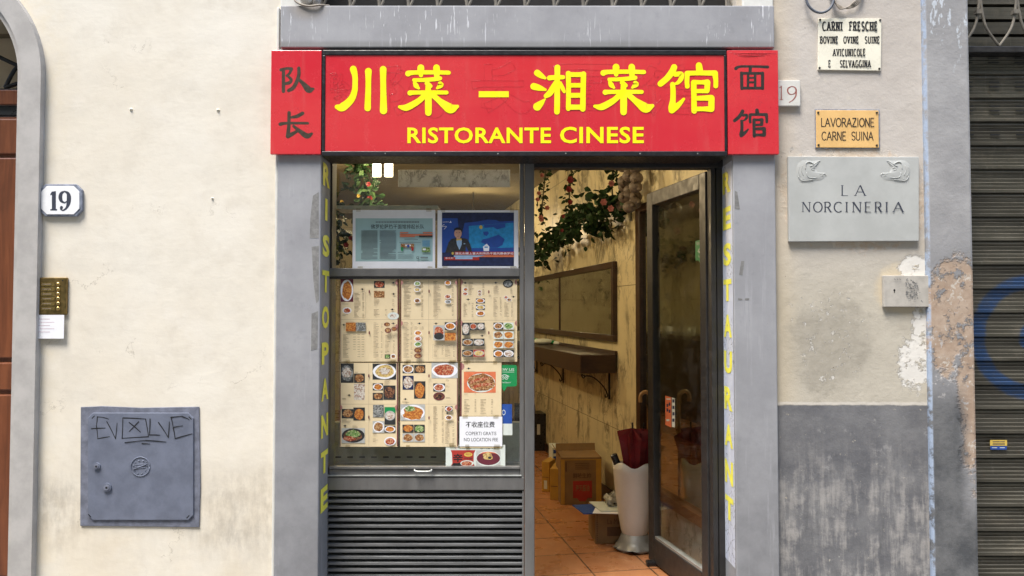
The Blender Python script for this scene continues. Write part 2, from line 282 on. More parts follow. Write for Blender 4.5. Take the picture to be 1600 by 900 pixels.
def m_red():
    t = NT('glossy_red_vinyl'); X, Y, Z = t.xyz()
    c = t.mix(t.step(t.noise(1, 4, .55, t.scl(t.pos(), (.9, 1, 3.2))), .35, .68), (.58, .020, .034), (.62, .036, .042))
    d = t.mul(t.step(t.noise(1, 6, .7, t.scl(t.pos(), (26, 26, 3))), .52, .78), .16); c = t.mix(d, c, (.60, .20, .17))
    sc = t.mul(t.step(t.ma('ABSOLUTE', t.ma('SUBTRACT', t.noise(3.3, 5, .6), .5)), .0030, .0005), t.step(t.noise(2.1, 3), .55, .62), .5); c = t.mix(sc, c, (.40, .03, .04))
    n = t.bump(t.noise(3.5, 2, .4), .3, .006); n = t.bump(t.noise(60, 3, .6), .05, .001, n)
    return t.done(c, t.step(t.noise(5, 5, .7), .3, .7, .16, .34), n, 0, .5, .3)
M = dict(
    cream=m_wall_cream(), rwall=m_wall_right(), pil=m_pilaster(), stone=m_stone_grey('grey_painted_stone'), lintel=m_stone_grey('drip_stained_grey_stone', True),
    red=m_red(), yellow=flat('yellow_vinyl', (.88, .80, .004), .4, .02, 8, 0),
    yl2=flat('pale_yellow_vinyl', (.88, .82, .10), .45, .06, 30, .1), ink_brown=flat('dull_brown_vinyl', (.045, .032, .018), .5, .15, 40, .05), ink_dark=flat('dark_vinyl', (.028, .024, .020), .45, .15, 40, .05),
    blackm=flat('black_sign_frame', (.012, .012, .014), .4, .2, 40, .1), bronze=flat('dark_bronze_aluminium', (.155, .15, .142), .42, .14, 12, .06, 300, .3, .4, 0, (1, 1, .2)),
    bronze2=flat('darker_bronze_aluminium', (.034, .032, .031), .45, .14, 12, .06, 300, .3), slat=flat('grey_louver_metal', (.15, .152, .15), .45, .25, 9, .1, 200, .4, .4, 0, (.4, 1, 6)),
    cavity=flat('dark_cavity', (.03, .028, .026), .9, .2, 10, 0), black=flat('black_ink', (.012, .012, .013), .6, .05, 30, 0), white=flat('white_paper', (.78, .78, .80), .7, .03, 20, .05),
    cream_p=flat('cream_menu_paper', (.74, .60, .375), .5, .03, 15, .03), maroon=flat('maroon_print', (.13, .022, .035), .5, .1, 40, 0), ink=flat('grey_brown_print', (.20, .15, .10), .6, .1, 60, 0), inkg=flat('grey_print', (.17, .21, .21), .6, .1, 60, 0),
    dkgrey=flat('dark_grey_print', (.03, .03, .03), .5, .3, 120, 0), teal=flat('newsprint_teal', (.34, .50, .49), .6, .05, 10, 0), orange=flat('orange_print', (.66, .17, .07), .6, .1, 60, 0),
    glass=m_glass('window_glass', dirt=.07), mirror=flat('mirror_silver', (.60, .64, .55), .03, .02, 5, 0, 10, 1.0), floor=m_floor(), room=m_room_wall(),
    dwood=m_wood('dark_walnut', (.030, .014, .008), (.055, .027, .014), .35), door=m_wood('varnished_brown_door', (.115, .036, .014), (.19, .062, .024), .4, 'Z'),
    surr=flat('grey_pietra_serena', (.40, .38, .355), .8, .12, 10, .5, 60), iron=flat('wrought_iron', (.03, .03, .03), .5, .3, 30, .3, 120, .4), irong=flat('weathered_grey_iron', (.14, .125, .10), .7, .3, 30, .4, 120),
    hatch=flat('blue_grey_hatch_paint', (.135, .15, .195), .5, .14, 11, .35, 60), hatch2=flat('blue_grey_hatch_paint_worn', (.15, .16, .20), .6, .25, 25, .6, 60),
    brass=flat('polished_brass', (.52, .36, .13), .26, .15, 25, .05, 100, 1.0), brassd=flat('dull_brass', (.26, .18, .07), .4, .2, 25, .1, 100, 1.0),
    enamel=flat('cream_enamel', (.78, .74, .60), .3, .05, 12, .1, 40), enamelw=flat('white_enamel', (.80, .80, .80), .25, .04, 12, .05, 40), enamelb=flat('blue_grey_enamel', (.20, .22, .27), .4, .35, 40, .1),
    ochre=flat('ochre_sign_paint', (.72, .45, .17), .45, .06, 8, .1, 40), marbleg=None, marbles=flat('pale_marble', (.62, .61, .56), .5, .06, 14, .15, 60), redink=flat('faded_red_paint', (.30, .10, .08), .6, .2, 60, 0), navyink=flat('dark_blue_lettering', (.035, .04, .06), .6, .2, 80, 0),
    plaqueg=flat('pale_grey_marble', (.425, .43, .405), .45, .07, 6, .1, 40), hatchs=flat('beige_grey_metal', (.42, .39, .34), .5, .12, 22, .25, 60), shutter=m_shutter(), cable=flat('grey_cable', (.10, .11, .13), .5, .2, 30, .1), cable2=flat('beige_cable', (.28, .24, .19), .6, .2, 30, .1),
    screw=flat('dark_screw', (.04, .035, .03), .5, .3, 90, 0, 10, .6), leaf=flat('green_leaf', (.013, .032, .010), .6, .45, 22, 0, 10, 0, .15), leaf2=flat('pale_leaf', (.028, .055, .017), .6, .3, 22, 0, 10, 0, .15), stem=flat('vine_stem', (.05, .045, .02), .7, .3, 40, 0),
    pinkf=flat('salmon_petal', (.32, .11, .09), .6, .25, 60, 0), redf=flat('red_petal', (.14, .008, .012), .6, .3, 60, 0), garlic=flat('garlic_skin', (.13, .10, .078), .6, .25, 70, .3, 120), garlicd=flat('garlic_root', (.12, .09, .06), .8, .3, 70, 0),
    card=flat('brown_cardboard', (.24, .145, .062), .8, .12, 14, .2, 90), card2=flat('yellow_cardboard', (.46, .26, .04), .7, .1, 14, .1, 90), cardr=flat('red_print', (.36, .03, .02), .7, .1, 30, 0), cardd=flat('brown_print', (.12, .06, .025), .7, .1, 30, 0),
    plast=flat('white_plastic', (.62, .60, .55), .4, .04, 8, .03, 40), alum=flat('brushed_metal_base', (.26, .255, .23), .5, .12, 20, .1, 90, .5), umb=flat('dark_red_cloth', (.15, .008, .012), .7, .25, 16, .3, 120), blackp=flat('black_plastic', (.015, .015, .016), .35, .2, 30, .05), caramel=m_wood('caramel_wood', (.30, .15, .05), (.42, .23, .09), .35, 'Z'),
    blue=flat('blue_print', (.02, .07, .30), .5, .1, 30, 0), sky=flat('cyan_print', (.02, .24, .48), .5, .2, 60, 0), navy=flat('navy_print', (.015, .022, .07), .5, .3, 60, 0), skin=flat('skin_print', (.55, .30, .20), .6, .1, 60, 0), shirt=flat('light_blue_print', (.30, .45, .62), .6, .05, 60, 0), gold=flat('gold_print', (.60, .42, .08), .6, .1, 60, 0),
    green=flat('green_sticker', (.015, .25, .075), .4, .06, 30, 0), greyprint=flat('light_grey_print', (.45, .45, .42), .5, .1, 30, 0), sidew=flat('pale_print', (.62, .66, .60), .5, .05, 30, 0),
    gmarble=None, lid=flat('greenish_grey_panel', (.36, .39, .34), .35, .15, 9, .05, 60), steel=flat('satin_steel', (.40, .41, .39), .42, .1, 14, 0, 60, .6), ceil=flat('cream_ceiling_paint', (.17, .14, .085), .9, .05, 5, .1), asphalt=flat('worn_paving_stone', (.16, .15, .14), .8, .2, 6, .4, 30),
    opp=flat('ochre_street_plaster', (.50, .40, .27), .9, .12, 2, .3, 20), tape=flat('grey_tape_residue', (.20, .195, .185), .7, .25, 50, .3), resid=None)
t_, c_, g_ = m_marble('grey_marble_strip', (.66, .69, .74), (.12, .12, .13), 7, .25, .06); M['gmarble'] = t_.done(c_, g_)
t_, c_, g_ = m_marble('white_skirting_marble', (.48, .45, .38), (.10, .09, .07), 4, .25, .05); M['marbleg'] = t_.done(c_, g_)
def m_resid():
    t = NT('cracked_skylit_paint'); e = t.vor(26, 'DISTANCE_TO_EDGE', t.scl(t.pos(), (1.6, 1.6, 1)))  # cracks are residue; the pale blue paints in sky light on this reveal
    k = t.mul(t.step(e, .022, .012), t.step(t.noise(5, 3), .45, .52))
    return t.done(t.mix(k, t.mix(t.step(t.noise(20, 4), .3, .7), (.52, .55, .64), (.60, .63, .70)), (.06, .055, .05)), .5, None, 0, .4)
M['resid'] = m_resid(); M['film'] = m_glass('clear_film', (.82, .80, .74), 1.5, .12)
DISH = dict(brown=m_dish('dish_brown', [(.14, .05, .02), (.32, .14, .05), (.50, .30, .14)]), red=m_dish('dish_red', [(.24, .03, .015), (.42, .09, .04), (.55, .28, .16)]), orange=m_dish('dish_orange', [(.45, .15, .03), (.60, .26, .06), (.35, .10, .03)]),
            green=m_dish('dish_green', [(.06, .16, .03), (.20, .32, .10), (.45, .48, .25)]), white=m_dish('dish_white', [(.50, .44, .36), (.66, .60, .52), (.35, .22, .16)]), grey=m_dish('dish_grey', [(.16, .17, .16), (.34, .34, .32), (.10, .10, .09)]), yellow=m_dish('dish_yellow', [(.58, .40, .12), (.66, .50, .22), (.40, .26, .10)]), dark=m_dish('dish_dark', [(.03, .02, .018), (.12, .05, .03), (.26, .12, .06)]))

# ------------------------------------------------------------------ mesh builder
def catmull(pts, n=7):
    if len(pts) < 3: return [tuple(p) for p in pts] if len(pts) == 2 and n < 2 else [tuple(pts[0][k] + (pts[1][k] - pts[0][k]) * i / 3 for k in range(len(pts[0]))) for i in range(4)]
    P = [pts[0]] + list(pts) + [pts[-1]]; out = []
    for i in range(1, len(P) - 2):
        for j in range(n):
            u = j / n; r = []
            for k in range(len(P[0])):
                a, b, c, d = P[i - 1][k], P[i][k], P[i + 1][k], P[i + 2][k]
                r.append(.5 * (2 * b + (c - a) * u + (2 * a - 5 * b + 4 * c - d) * u * u + (3 * b - a - 3 * c + d) * u ** 3))
            out.append(tuple(r))
    out.append(tuple(pts[-1])); return out
_txt = {}
def text2d(body, off=0.0, spc=1.0):
    k = (body, off, spc)
    if k in _txt: return _txt[k]
    cu = bpy.data.curves.new('lettering', 'FONT'); cu.body = body; cu.offset = off; cu.space_character = spc; cu.resolution_u = 3
    o = bpy.data.objects.new('lettering', cu); COL.objects.link(o)
    dg = bpy.context.evaluated_depsgraph_get(); dg.update()
    me = bpy.data.meshes.new_from_object(o.evaluated_get(dg))
    v = [(q.co.x, q.co.y) for q in me.vertices]; f = [tuple(p.vertices) for p in me.polygons]
    bpy.data.objects.remove(o); bpy.data.curves.remove(cu); bpy.data.meshes.remove(me)
    _txt[k] = (v, f); return v, f
class MB:
    def __init__(s): s.v = []; s.f = []; s.mi = []; s.ms = []; s.cur = 0; s.k = 0
    def mat(s, m):
        m = M[m] if isinstance(m, str) else m
        if m not in s.ms: s.ms.append(m)
        s.cur = s.ms.index(m); return s
    def add(s, vs, fs):
        b = len(s.v); s.v += [tuple(q) for q in vs]
        for f in fs: s.f.append(tuple(b + i for i in f)); s.mi.append(s.cur)
    def box(s, x0, x1, y0, y1, z0, z1):
        x0, x1 = min(x0, x1), max(x0, x1); y0, y1 = min(y0, y1), max(y0, y1); z0, z1 = min(z0, z1), max(z0, z1)
        s.add([(x0, y0, z0), (x1, y0, z0), (x1, y1, z0), (x0, y1, z0), (x0, y0, z1), (x1, y0, z1), (x1, y1, z1), (x0, y1, z1)],
              [(0, 3, 2, 1), (4, 5, 6, 7), (0, 1, 5, 4), (1, 2, 6, 5), (2, 3, 7, 6), (3, 0, 4, 7)]); return s
    def pbox(s, px0, py0, px1, py1, yf, yb, zbot=None):     # front face at depth yf covers this pixel box
        ym = (py0 + py1) / 2; return s.box(WX(px0, ym, yf), WX(px1, ym, yf), yf, yb, WZ(py0, yf), zbot if zbot is not None else WZ(py1, yf))
    def obox(s, o, ax, ay, az):                              # box from corner + three edge vectors
        o, ax, ay, az = map(Vector, (o, ax, ay, az)); c = [o, o + ax, o + ax + ay, o + ay]; c += [q + az for q in c]
        s.add(c, [(0, 3, 2, 1), (4, 5, 6, 7), (0, 1, 5, 4), (1, 2, 6, 5), (2, 3, 7, 6), (3, 0, 4, 7)]); return s
    def prism(s, pts, y0, y1):                               # XZ outline (counter-clockwise from the front) extruded along Y
        n = len(pts); s.add([(x, y0, z) for x, z in pts] + [(x, y1, z) for x, z in pts], [tuple(range(n)), tuple(range(2 * n - 1, n - 1, -1))] + [(i, n + i, n + (i + 1) % n, (i + 1) % n) for i in range(n)]); return s
    def quad(s, m, x0, y0, x1, y1, d=None):
        d = s.lift() if d is None else d
        s.add([m(x0, y1, d), m(x1, y1, d), m(x1, y0, d), m(x0, y0, d)], [(0, 1, 2, 3)]); return s
    def poly(s, m, pts, d=None):
        d = s.lift() if d is None else d
        s.add([m(x, y, d) for x, y in pts], [tuple(range(len(pts)))]); return s
    def lift(s): s.k += 1; return s.k * .00006
    def ell(s, m, cx, cy, rx, ry, d=None, n=20, jit=0.0):
        return s.poly(m, [(cx + rx * math.cos(a) * (1 + jit * (rng.random() - .5)), cy - ry * math.sin(a) * (1 + jit * (rng.random() - .5))) for a in [2 * math.pi * i / n for i in range(n)]], d)
    def brush(s, m, pts, n=7, d=None, caps=True):            # stroke of varying radius: (x, y, r)
        d = s.lift() if d is None else d; P = catmull(pts, n); N = len(P); L = []; Rr = []
        for i, (x, y, r) in enumerate(P):
            a, b = P[max(0, i - 1)], P[min(N - 1, i + 1)]; dx, dy = b[0] - a[0], b[1] - a[1]; q = math.hypot(dx, dy) or 1
            L.append((x - dy / q * r, y + dx / q * r)); Rr.append((x + dy / q * r, y - dx / q * r))
        vs = [m(*p, d) for p in L] + [m(*p, d) for p in Rr]
        s.add(vs, [(i, i + 1, N + i + 1, N + i) for i in range(N - 1)])
        if caps:
            for e, o in ((0, 1), (N - 1, N - 2)):
                x, y, r = P[e]; a0 = math.atan2(y - P[o][1], x - P[o][0])
                s.poly(m, [(x + r * math.cos(a0 + t), y + r * math.sin(a0 + t)) for t in [math.pi * (j / 8 - .5) for j in range(9)]], d)
        return s
    def text(s, m, body, x0, y0, x1, y1, off=0.0, spc=1.0, d=None):
        v, f = text2d(body, off, spc); d = s.lift() if d is None else d
        ax, bx = min(q[0] for q in v), max(q[0] for q in v); ay, by = min(q[1] for q in v), max(q[1] for q in v)
        s.add([m(x0 + (q[0] - ax) / (bx - ax) * (x1 - x0), y1 - (q[1] - ay) / (by - ay) * (y1 - y0), d) for q in v], f); return s
    def tube(s, pts, r, n=8, sm=0, taper=None):
        P = [Vector(p) for p in (catmull(pts, sm) if sm else pts)]; N = len(P); rings = []
        up = Vector((0.13, .31, .94))
        for i, p in enumerate(P):
            t = (P[min(N - 1, i + 1)] - P[max(0, i - 1)]).normalized(); a = t.cross(up)
            if a.length < .1: a = t.cross(Vector((1, 0, 0)))
            a.normalize(); b = t.cross(a); rr = r if taper is None else r * (1 + (taper - 1) * i / (N - 1))
            rings.append([p + a * rr * math.cos(2 * math.pi * j / n) + b * rr * math.sin(2 * math.pi * j / n) for j in range(n)])
        s.add([q for rg in rings for q in rg], [(i * n + j, i * n + (j + 1) % n, (i + 1) * n + (j + 1) % n, (i + 1) * n + j) for i in range(N - 1) for j in range(n)] + [tuple(range(n - 1, -1, -1)), tuple((N - 1) * n + j for j in range(n))]); return s
    def lathe(s, prof, c, n=28, wave=None):                  # profile (r, z) round a vertical axis
        vs = []
        for k, (r, z) in enumerate(prof):
            for j in range(n):
                a = 2 * math.pi * j / n; dz, dr = wave(k, a) if wave else (0, 0)
                vs.append((c[0] + (r + dr) * math.cos(a), c[1] + (r + dr) * math.sin(a), c[2] + z + dz))
        s.add(vs, [(k * n + j, k * n + (j + 1) % n, (k + 1) * n + (j + 1) % n, (k + 1) * n + j) for k in range(len(prof) - 1) for j in range(n)]); return s
    def ball(s, c, rx, ry=None, rz=None, n=10, axis=None):
        ry = rx if ry is None else ry; rz = rx if rz is None else rz; vs = []; K = n // 2 + 1
        for k in range(K + 1):
            p = math.pi * k / K
            for j in range(n):
                a = 2 * math.pi * j / n; vs.append((c[0] + rx * math.sin(p) * math.cos(a), c[1] + ry * math.sin(p) * math.sin(a), c[2] - rz * math.cos(p)))
        s.add(vs, [(k * n + j, k * n + (j + 1) % n, (k + 1) * n + (j + 1) % n, (k + 1) * n + j) for k in range(K) for j in range(n)]); return s
    def disc(s, m, cx, cy, r, depth, yf):                    # short cylinder facing the street
        p = m(cx, cy); n = 18; ring = [(p[0] + r * math.cos(2 * math.pi * i / n), p[2] + r * math.sin(2 * math.pi * i / n)) for i in range(n)]; return s.prism(ring, yf - depth, yf)
BASE = {}
def _mesh(name, mb, base):
    me = bpy.data.meshes.new(name); me.from_pydata([(x - base[0], y - base[1], z - base[2]) for x, y, z in mb.v], [], mb.f)
    for m in mb.ms: me.materials.append(m)
    me.polygons.foreach_set('material_index', mb.mi); me.update(); return me
def _finish(o, bev, smooth):
    if smooth: o.data.polygons.foreach_set('use_smooth', [True] * len(o.data.polygons))
    if bev:
        q = o.modifiers.new('bevel', 'BEVEL'); q.width = bev; q.segments = 2; q.limit_method = 'ANGLE'; q.angle_limit = R(40)
        q.harden_normals = False
def thing(name, label, cat, base, group=None):
    o = bpy.data.objects.new(name, None); COL.objects.link(o); o.location = base; o.empty_display_size = .05
    o['label'] = label; o['category'] = cat
    if group: o['group'] = group
    BASE[o.name] = tuple(base); return o
def part(name, mb, parent, label=None, bev=0, smooth=False):
    b = BASE[parent.name]; o = bpy.data.objects.new(name, _mesh(name, mb, b)); COL.objects.link(o); o.parent = parent
    BASE[o.name] = b
    if parent.type == 'MESH' and parent.parent is None: pass
    if label: o['label'] = label
    _finish(o, bev, smooth); return o
def single(name, mb, label=None, cat=None, group=None, kind=None, bev=0, smooth=False):
    xs, ys, zs = zip(*mb.v); b = ((min(xs) + max(xs)) / 2, (min(ys) + max(ys)) / 2, min(zs))
    if kind: b = (0, 0, 0)
    o = bpy.data.objects.new(name, _mesh(name, mb, b)); COL.objects.link(o); o.location = b; BASE[o.name] = b
    if label: o['label'] = label
    if cat: o['category'] = cat
    if group: o['group'] = group
    if kind: o['kind'] = kind
    _finish(o, bev, smooth); return o
def at(px, py, Y=0.0): p = W(px, py, Y); return (p.x, Y, p.z)

# stroke alphabet for the hand lettered signs: unit height, strokes of (x, y up)
def arc(cx, cy, rx, ry, a0, a1, n=14): return [(cx + rx * math.cos(R(a0 + (a1 - a0) * i / n)), cy + ry * math.sin(R(a0 + (a1 - a0) * i / n))) for i in range(n + 1)]
GL = {'A': (.72, [[(0, 0), (.36, 1)], [(.36, 1), (.72, 0)], [(.14, .36), (.58, .36)]]),
      'B': (.6, [[(.05, 0), (.05, 1)], [(.05, 1), (.3, 1)] + arc(.3, .77, .22, .23, 90, -90)[1:] + [(.05, .54)], [(.05, .54), (.32, .54)] + arc(.32, .27, .26, .27, 90, -90)[1:] + [(.05, 0)]]),
      'C': (.66, [arc(.36, .5, .36, .5, 48, 312)]), 'E': (.52, [[(.05, 0), (.05, 1)], [(.05, 1), (.5, 1)], [(.05, .52), (.42, .52)], [(.05, 0), (.52, 0)]]),
      'F': (.5, [[(.05, 0), (.05, 1)], [(.05, 1), (.5, 1)], [(.05, .52), (.42, .52)]]), 'G': (.7, [arc(.36, .5, .36, .5, 48, 350), [(.70, .05), (.70, .42), (.44, .42)]]),
      'H': (.66, [[(.05, 0), (.05, 1)], [(.61, 0), (.61, 1)], [(.05, .5), (.61, .5)]]), 'I': (.12, [[(.06, 0), (.06, 1)]]), 'L': (.48, [[(.05, 0), (.05, 1)], [(.05, 0), (.48, 0)]]),
      'N': (.68, [[(.05, 0), (.05, 1)], [(.05, 1), (.63, 0)], [(.63, 0), (.63, 1)]]), 'O': (.74, [arc(.37, .5, .37, .5, 90, 450, 22)]),
      'R': (.62, [[(.05, 0), (.05, 1)], [(.05, 1), (.3, 1)] + arc(.3, .75, .25, .25, 90, -90)[1:] + [(.05, .5)], [(.3, .5), (.62, 0)]]),
      'S': (.54, [arc(.28, .75, .24, .25, 30, 270, 12) + arc(.28, .25, .25, .25, 90, -150, 12)[1:]]), 'U': (.64, [[(.05, 1), (.05, .3)] + arc(.32, .28, .27, .28, 180, 360)[1:] + [(.59, 1)]]),
      'V': (.68, [[(0, 1), (.34, 0)], [(.34, 0), (.68, 1)]]), 'Z': (.58, [[(.04, 1), (.56, 1)], [(.56, 1), (.02, 0)], [(.02, 0), (.58, 0)]])}
def letter(mb, m, ch, x0, y0, x1, y1, wv, wh, serif=None, slab=False, scale_w=True):
    w, st = GL[ch]; H = y1 - y0; k = (x1 - x0) / w
    if ch == 'I': k = min(k, H)
    ox = x0 if ch != 'I' else (x0 + x1) / 2 - .06 * k
    for p in st:
        q = [(ox + a * k, y1 - b * H) for a, b in p]; r = []
        for i in range(len(q)):
            a, b = q[max(0, i - 1)], q[min(len(q) - 1, i + 1)]; dx, dy = b[0] - a[0], b[1] - a[1]; L = math.hypot(dx, dy) or 1
            f = abs(dy) / L
            ww = wv if (f > .3 and dx * dy > 0 and len(q) == 2 and serif) else wv * f + wh * (1 - f)
            if serif and not slab and len(q) == 2 and f > .3 and dx * dy < 0 and abs(dx) > .05 * H: ww = wh * 1.3
            if serif and not slab and ch in 'N' and len(q) == 2 and abs(dx) < 1e-6: ww = wh * 1.3
            r.append((*q[i], ww / 2))
        mb.brush(m, r, 1 if len(r) > 2 else 1, caps=not serif)
        if serif and len(q) == 2 and abs(q[0][1] - q[1][1]) > .4 * H:
            for (x, y), (a, b) in zip(q, p):
                if b in (0, 1) and not (ch in 'AV' and abs(a - w / 2) < .1) and not (ch == 'N' and abs(a - .63) < .01 and b == 0) and not (ch == 'R' and a > .2 and b == .5):
                    yy = y - serif[1] if b == 0 else y
                    mb.quad(m, x - serif[0], yy, x + serif[0], yy + serif[1])
        if slab and len(q) == 2 and abs(q[0][1] - q[1][1]) < 1e-6 and q[0][1] in (y0, y1):
            x, y = q[1]; mb.quad(m, x - wv * .5, min(y, y + (serif[1] * 2 if y == y0 else -serif[1] * 2)), x + wv * .1, max(y, y + (serif[1] * 2 if y == y0 else -serif[1] * 2)))
def word(mb, m, txt, x0, y0, x1, y1, wv, wh, gap=.14, **kw):
    H = y1 - y0; ws = [GL[c][0] + (.12 if c == 'I' else 0) for c in txt]; tot = sum(ws) + gap * (len(txt) - 1); k = (x1 - x0) / tot; x = x0
    for c, w in zip(txt, ws):
        letter(mb, m, c, x, y0, x + w * k, y1, wv, wh, **kw); x += (w + gap) * k

# ------------------------------------------------------------------ setting: street, opposite side, room shell
mb = MB().mat('asphalt'); mb.add([(-60, -60, -.02), (60, -60, -.02), (60, .24, -.02), (-60, .24, -.02)], [(0, 1, 2, 3)]); single('street_ground', mb, kind='structure')
mb = MB().mat('opp')
mb.box(-30, 30, -8.2, -7.6, 0, 10.5)
for i in range(-6, 7):
    for z in (1.0, 4.6, 8.0): mb.mat('dkgrey').box(i * 2.6 - .5, i * 2.6 + .5, -7.62, -7.59, z, z + 1.7)
mb.mat('surr').box(-30, 30, -7.6, -7.2, 10.3, 10.5)
single('opposite_facade', mb, kind='structure')

O = Vector((0, 0, 0))
def room(u, v, z): p = WP + WN * u + WD * v; return (p.x, p.y, z)      # u: metres from the right wall into the room, v: metres along it
ZC = 2.85
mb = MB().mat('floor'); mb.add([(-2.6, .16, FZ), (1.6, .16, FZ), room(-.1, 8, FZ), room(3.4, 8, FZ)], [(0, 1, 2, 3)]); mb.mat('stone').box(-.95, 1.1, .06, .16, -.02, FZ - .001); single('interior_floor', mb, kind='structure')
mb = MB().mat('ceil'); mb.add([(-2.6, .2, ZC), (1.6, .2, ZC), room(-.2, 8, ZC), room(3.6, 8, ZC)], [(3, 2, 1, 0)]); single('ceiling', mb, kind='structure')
def wallbox(name, u0, u1, v0, v1, z0=0, z1=ZC, m='room'):
    q = MB().mat(m); o = Vector(room(u0, v0, z0)); q.obox(o, Vector(room(u1, v0, z0)) - o, Vector(room(u0, v1, z0)) - o, (0, 0, z1 - z0)); return single(name, q, kind='structure')
wallbox('wall_right', -.12, 0, -1.36, 6.2); wallbox('wall_left', 2.8, 2.92, -.78, 6.2); wallbox('wall_back', -.12, 2.92, 6.2, 6.32)

# ------------------------------------------------------------------ facade walls
YL = -.03                                                     # front of the painted stone shop surround
XJL0, XJL1 = WX(431, 500, YL), WX(500, 500, YL); XJR0, XJR1 = WX(1147, 500, YL), WX(1214, 500, YL)
ZL0, ZL1 = WZ(76, YL), WZ(10, YL)
ACX, ACZ = WX(-122, 450), WZ(118); RI, RO = 147 / 358, 187 / 358
xo = WX(53, 500); 
pts = [(XJL0 + .01, 0), (XJL0 + .01, ZL1 - .01), (WX(488, 5), ZL1 - .01), (WX(488, 5), 4.2), (ACX, 4.2)]
arcp = [(ACX + (RO - .004) * math.sin(R(a)), ACZ + (RO - .004) * math.cos(R(a))) for a in range(0, 91, 5)]
pts += arcp + [(arcp[-1][0], 0)]
wl = thing('plaster_wall', 'cream plaster wall with scuffed dirty lower band left of the red restaurant sign', 'wall', (WX(250, 500), 0, 0))
mb = MB().mat('cream').prism(pts, 0, .28); part('wall', mb, wl)
for px, py, r in ((205, 171, .008), (341, 172, .008), (332, 310, .006)):
    p = W(px, py); mb = MB().mat('enamel').ball((p.x, 0, p.z), r, .006, r * .8, 10).mat('tape').ball((p.x + .001, -.004, p.z - .001), r * .4, .004, r * .4, 8)
    single('wall_anchor', mb, {205: 'small grey wall anchor in cream plaster, left one of the two level beside the arch', 341: 'small grey wall anchor in cream plaster, right one of the level pair nearer red sign', 332: 'lowest small wall anchor in cream plaster, beneath the right anchor'}[px], 'wall anchor', 'wall anchors in the cream plaster')
wr = thing('plaster_wall', 'stained beige plaster wall with grey painted dado right of the restaurant', 'wall', (WX(1330, 500), 0, 0))
mb = MB().mat('rwall').prism([(XJR1 - .01, 0), (WX(1462, 700), 0), (WX(1462, 700), 4.2), (WX(1150, 5), 4.2), (WX(1150, 5), ZL1 - .01), (XJR1 - .01, ZL1 - .01)], 0, .28); part('wall', mb, wr)
mb = MB().mat('cream').box(XJL1 - .05, XJR0 + .05, .2, .3, WZ(235, .2), 4.2).mat('cavity').box(WX(486, 5), WX(1152, 5), .17, .199, ZL1 - .2, 4.2); single('wall_above_lintel', mb, kind='structure')
# rough white plaster lump left above the lintel end
mb = MB().mat('marbles'); p0, p1 = W(1160, 9, -.01), W(1208, -20, -.01); mb.box(p0.x, p1.x, -.012, .05, ZL1 + .001, p1.z); part('plaster_patch', mb, wr, 'rough pale plaster above the lintel end', bev=.006)
mb = MB().mat('marbles'); p0, p1 = W(438, 9, -.01), W(490, -20, -.01); mb.box(p0.x, p1.x, -.012, .05, ZL1 + .001, p1.z); part('plaster_patch', mb, wl, 'pale plaster above the lintel end', bev=.006)

# arched doorway at the far left
ad = thing('arched_doorway', 'arched grey stone doorway with brown wooden door cut off at left edge', 'doorway', (WX(10, 500), .1, 0))
def archband(r0, r1, y0, y1, mat, xr0, xr1, bev=.004):
    q = MB().mat(mat); n = 18
    out = [(ACX + r1 * math.sin(R(a * 90 / n)), ACZ + r1 * math.cos(R(a * 90 / n))) for a in range(-n, n + 1)]
    inn = [(ACX + r0 * math.sin(R(a * 90 / n)), ACZ + r0 * math.cos(R(a * 90 / n))) for a in range(-n, n + 1)]
    out = [(out[0][0], 0)] + out + [(out[-1][0], 0)]; inn = [(inn[0][0], 0)] + inn + [(inn[-1][0], 0)]
    N = len(out); vs = [(x, y0, z) for x, z in inn] + [(x, y0, z) for x, z in out] + [(x, y1, z) for x, z in inn] + [(x, y1, z) for x, z in out]
    fs = []
    for i in range(N - 1): fs += [(i, N + i, N + i + 1, i + 1), (i, i + 1, 2 * N + i + 1, 2 * N + i), (N + i, 3 * N + i, 3 * N + i + 1, N + i + 1)]
    q.add(vs, fs); return q
part('stone_surround', archband(RI + .024, RO, -.035, .2, 'surr', 0, 0), ad)
part('surround_moulding', archband(RI, RI + .022, -.018, .2, 'surr', 0, 0), ad)
XI = ACX + RI
dl = MB().mat('door'); zt = WZ(142, .18)
dl.box(ACX - RI, XI + .02, .18, .24, 0, WZ(182, .18)).mat('door').box(ACX - RI, XI + .02, .16, .22, WZ(165, .18), zt).mat('blackp').box(ACX - RI, XI + .02, .175, .235, WZ(181, .18), WZ(166, .18))
wd = part('wooden_door', dl, ad, bev=.004)
q = MB().mat('door')
for y0, y1 in ((186, 242), (247, 560), (566, 610), (616, 900)): q.box(ACX - RI + .02, XI - .002, .168, .182, WZ(y1, .18), WZ(y0, .18))
part('panel', q, wd, bev=.008)
q = MB().mat('opp').box(ACX - RI, XI + .02, .26, .29, zt, ACZ + RI + .02); part('fanlight_pane', q, ad, 'dusty tan pane behind iron scrolls')
q = MB().mat('iron')
q.tube([(XI - .02, .2, zt + .01), (XI - .09, .2, zt + .05), (XI - .2, .2, zt + .02)], .009, 8, 6).tube([(XI - .2, .2, zt + .02), (XI - .13, .2, zt + .13), (XI - .04, .2, zt + .06)], .009, 8, 6)
q.tube([(XI - .1, .2, zt + .22), (XI - .05, .2, zt + .12), (XI, .2, zt + .04)], .014, 8, 6).tube([(XI - .3, .2, zt + .2), (XI - .1, .2, zt + .11), (XI - .02, .2, zt + .13)], .01, 8, 6).box(ACX - RI, XI + .02, .19, .21, zt, zt + .014)
part('iron_scrollwork', q, ad)

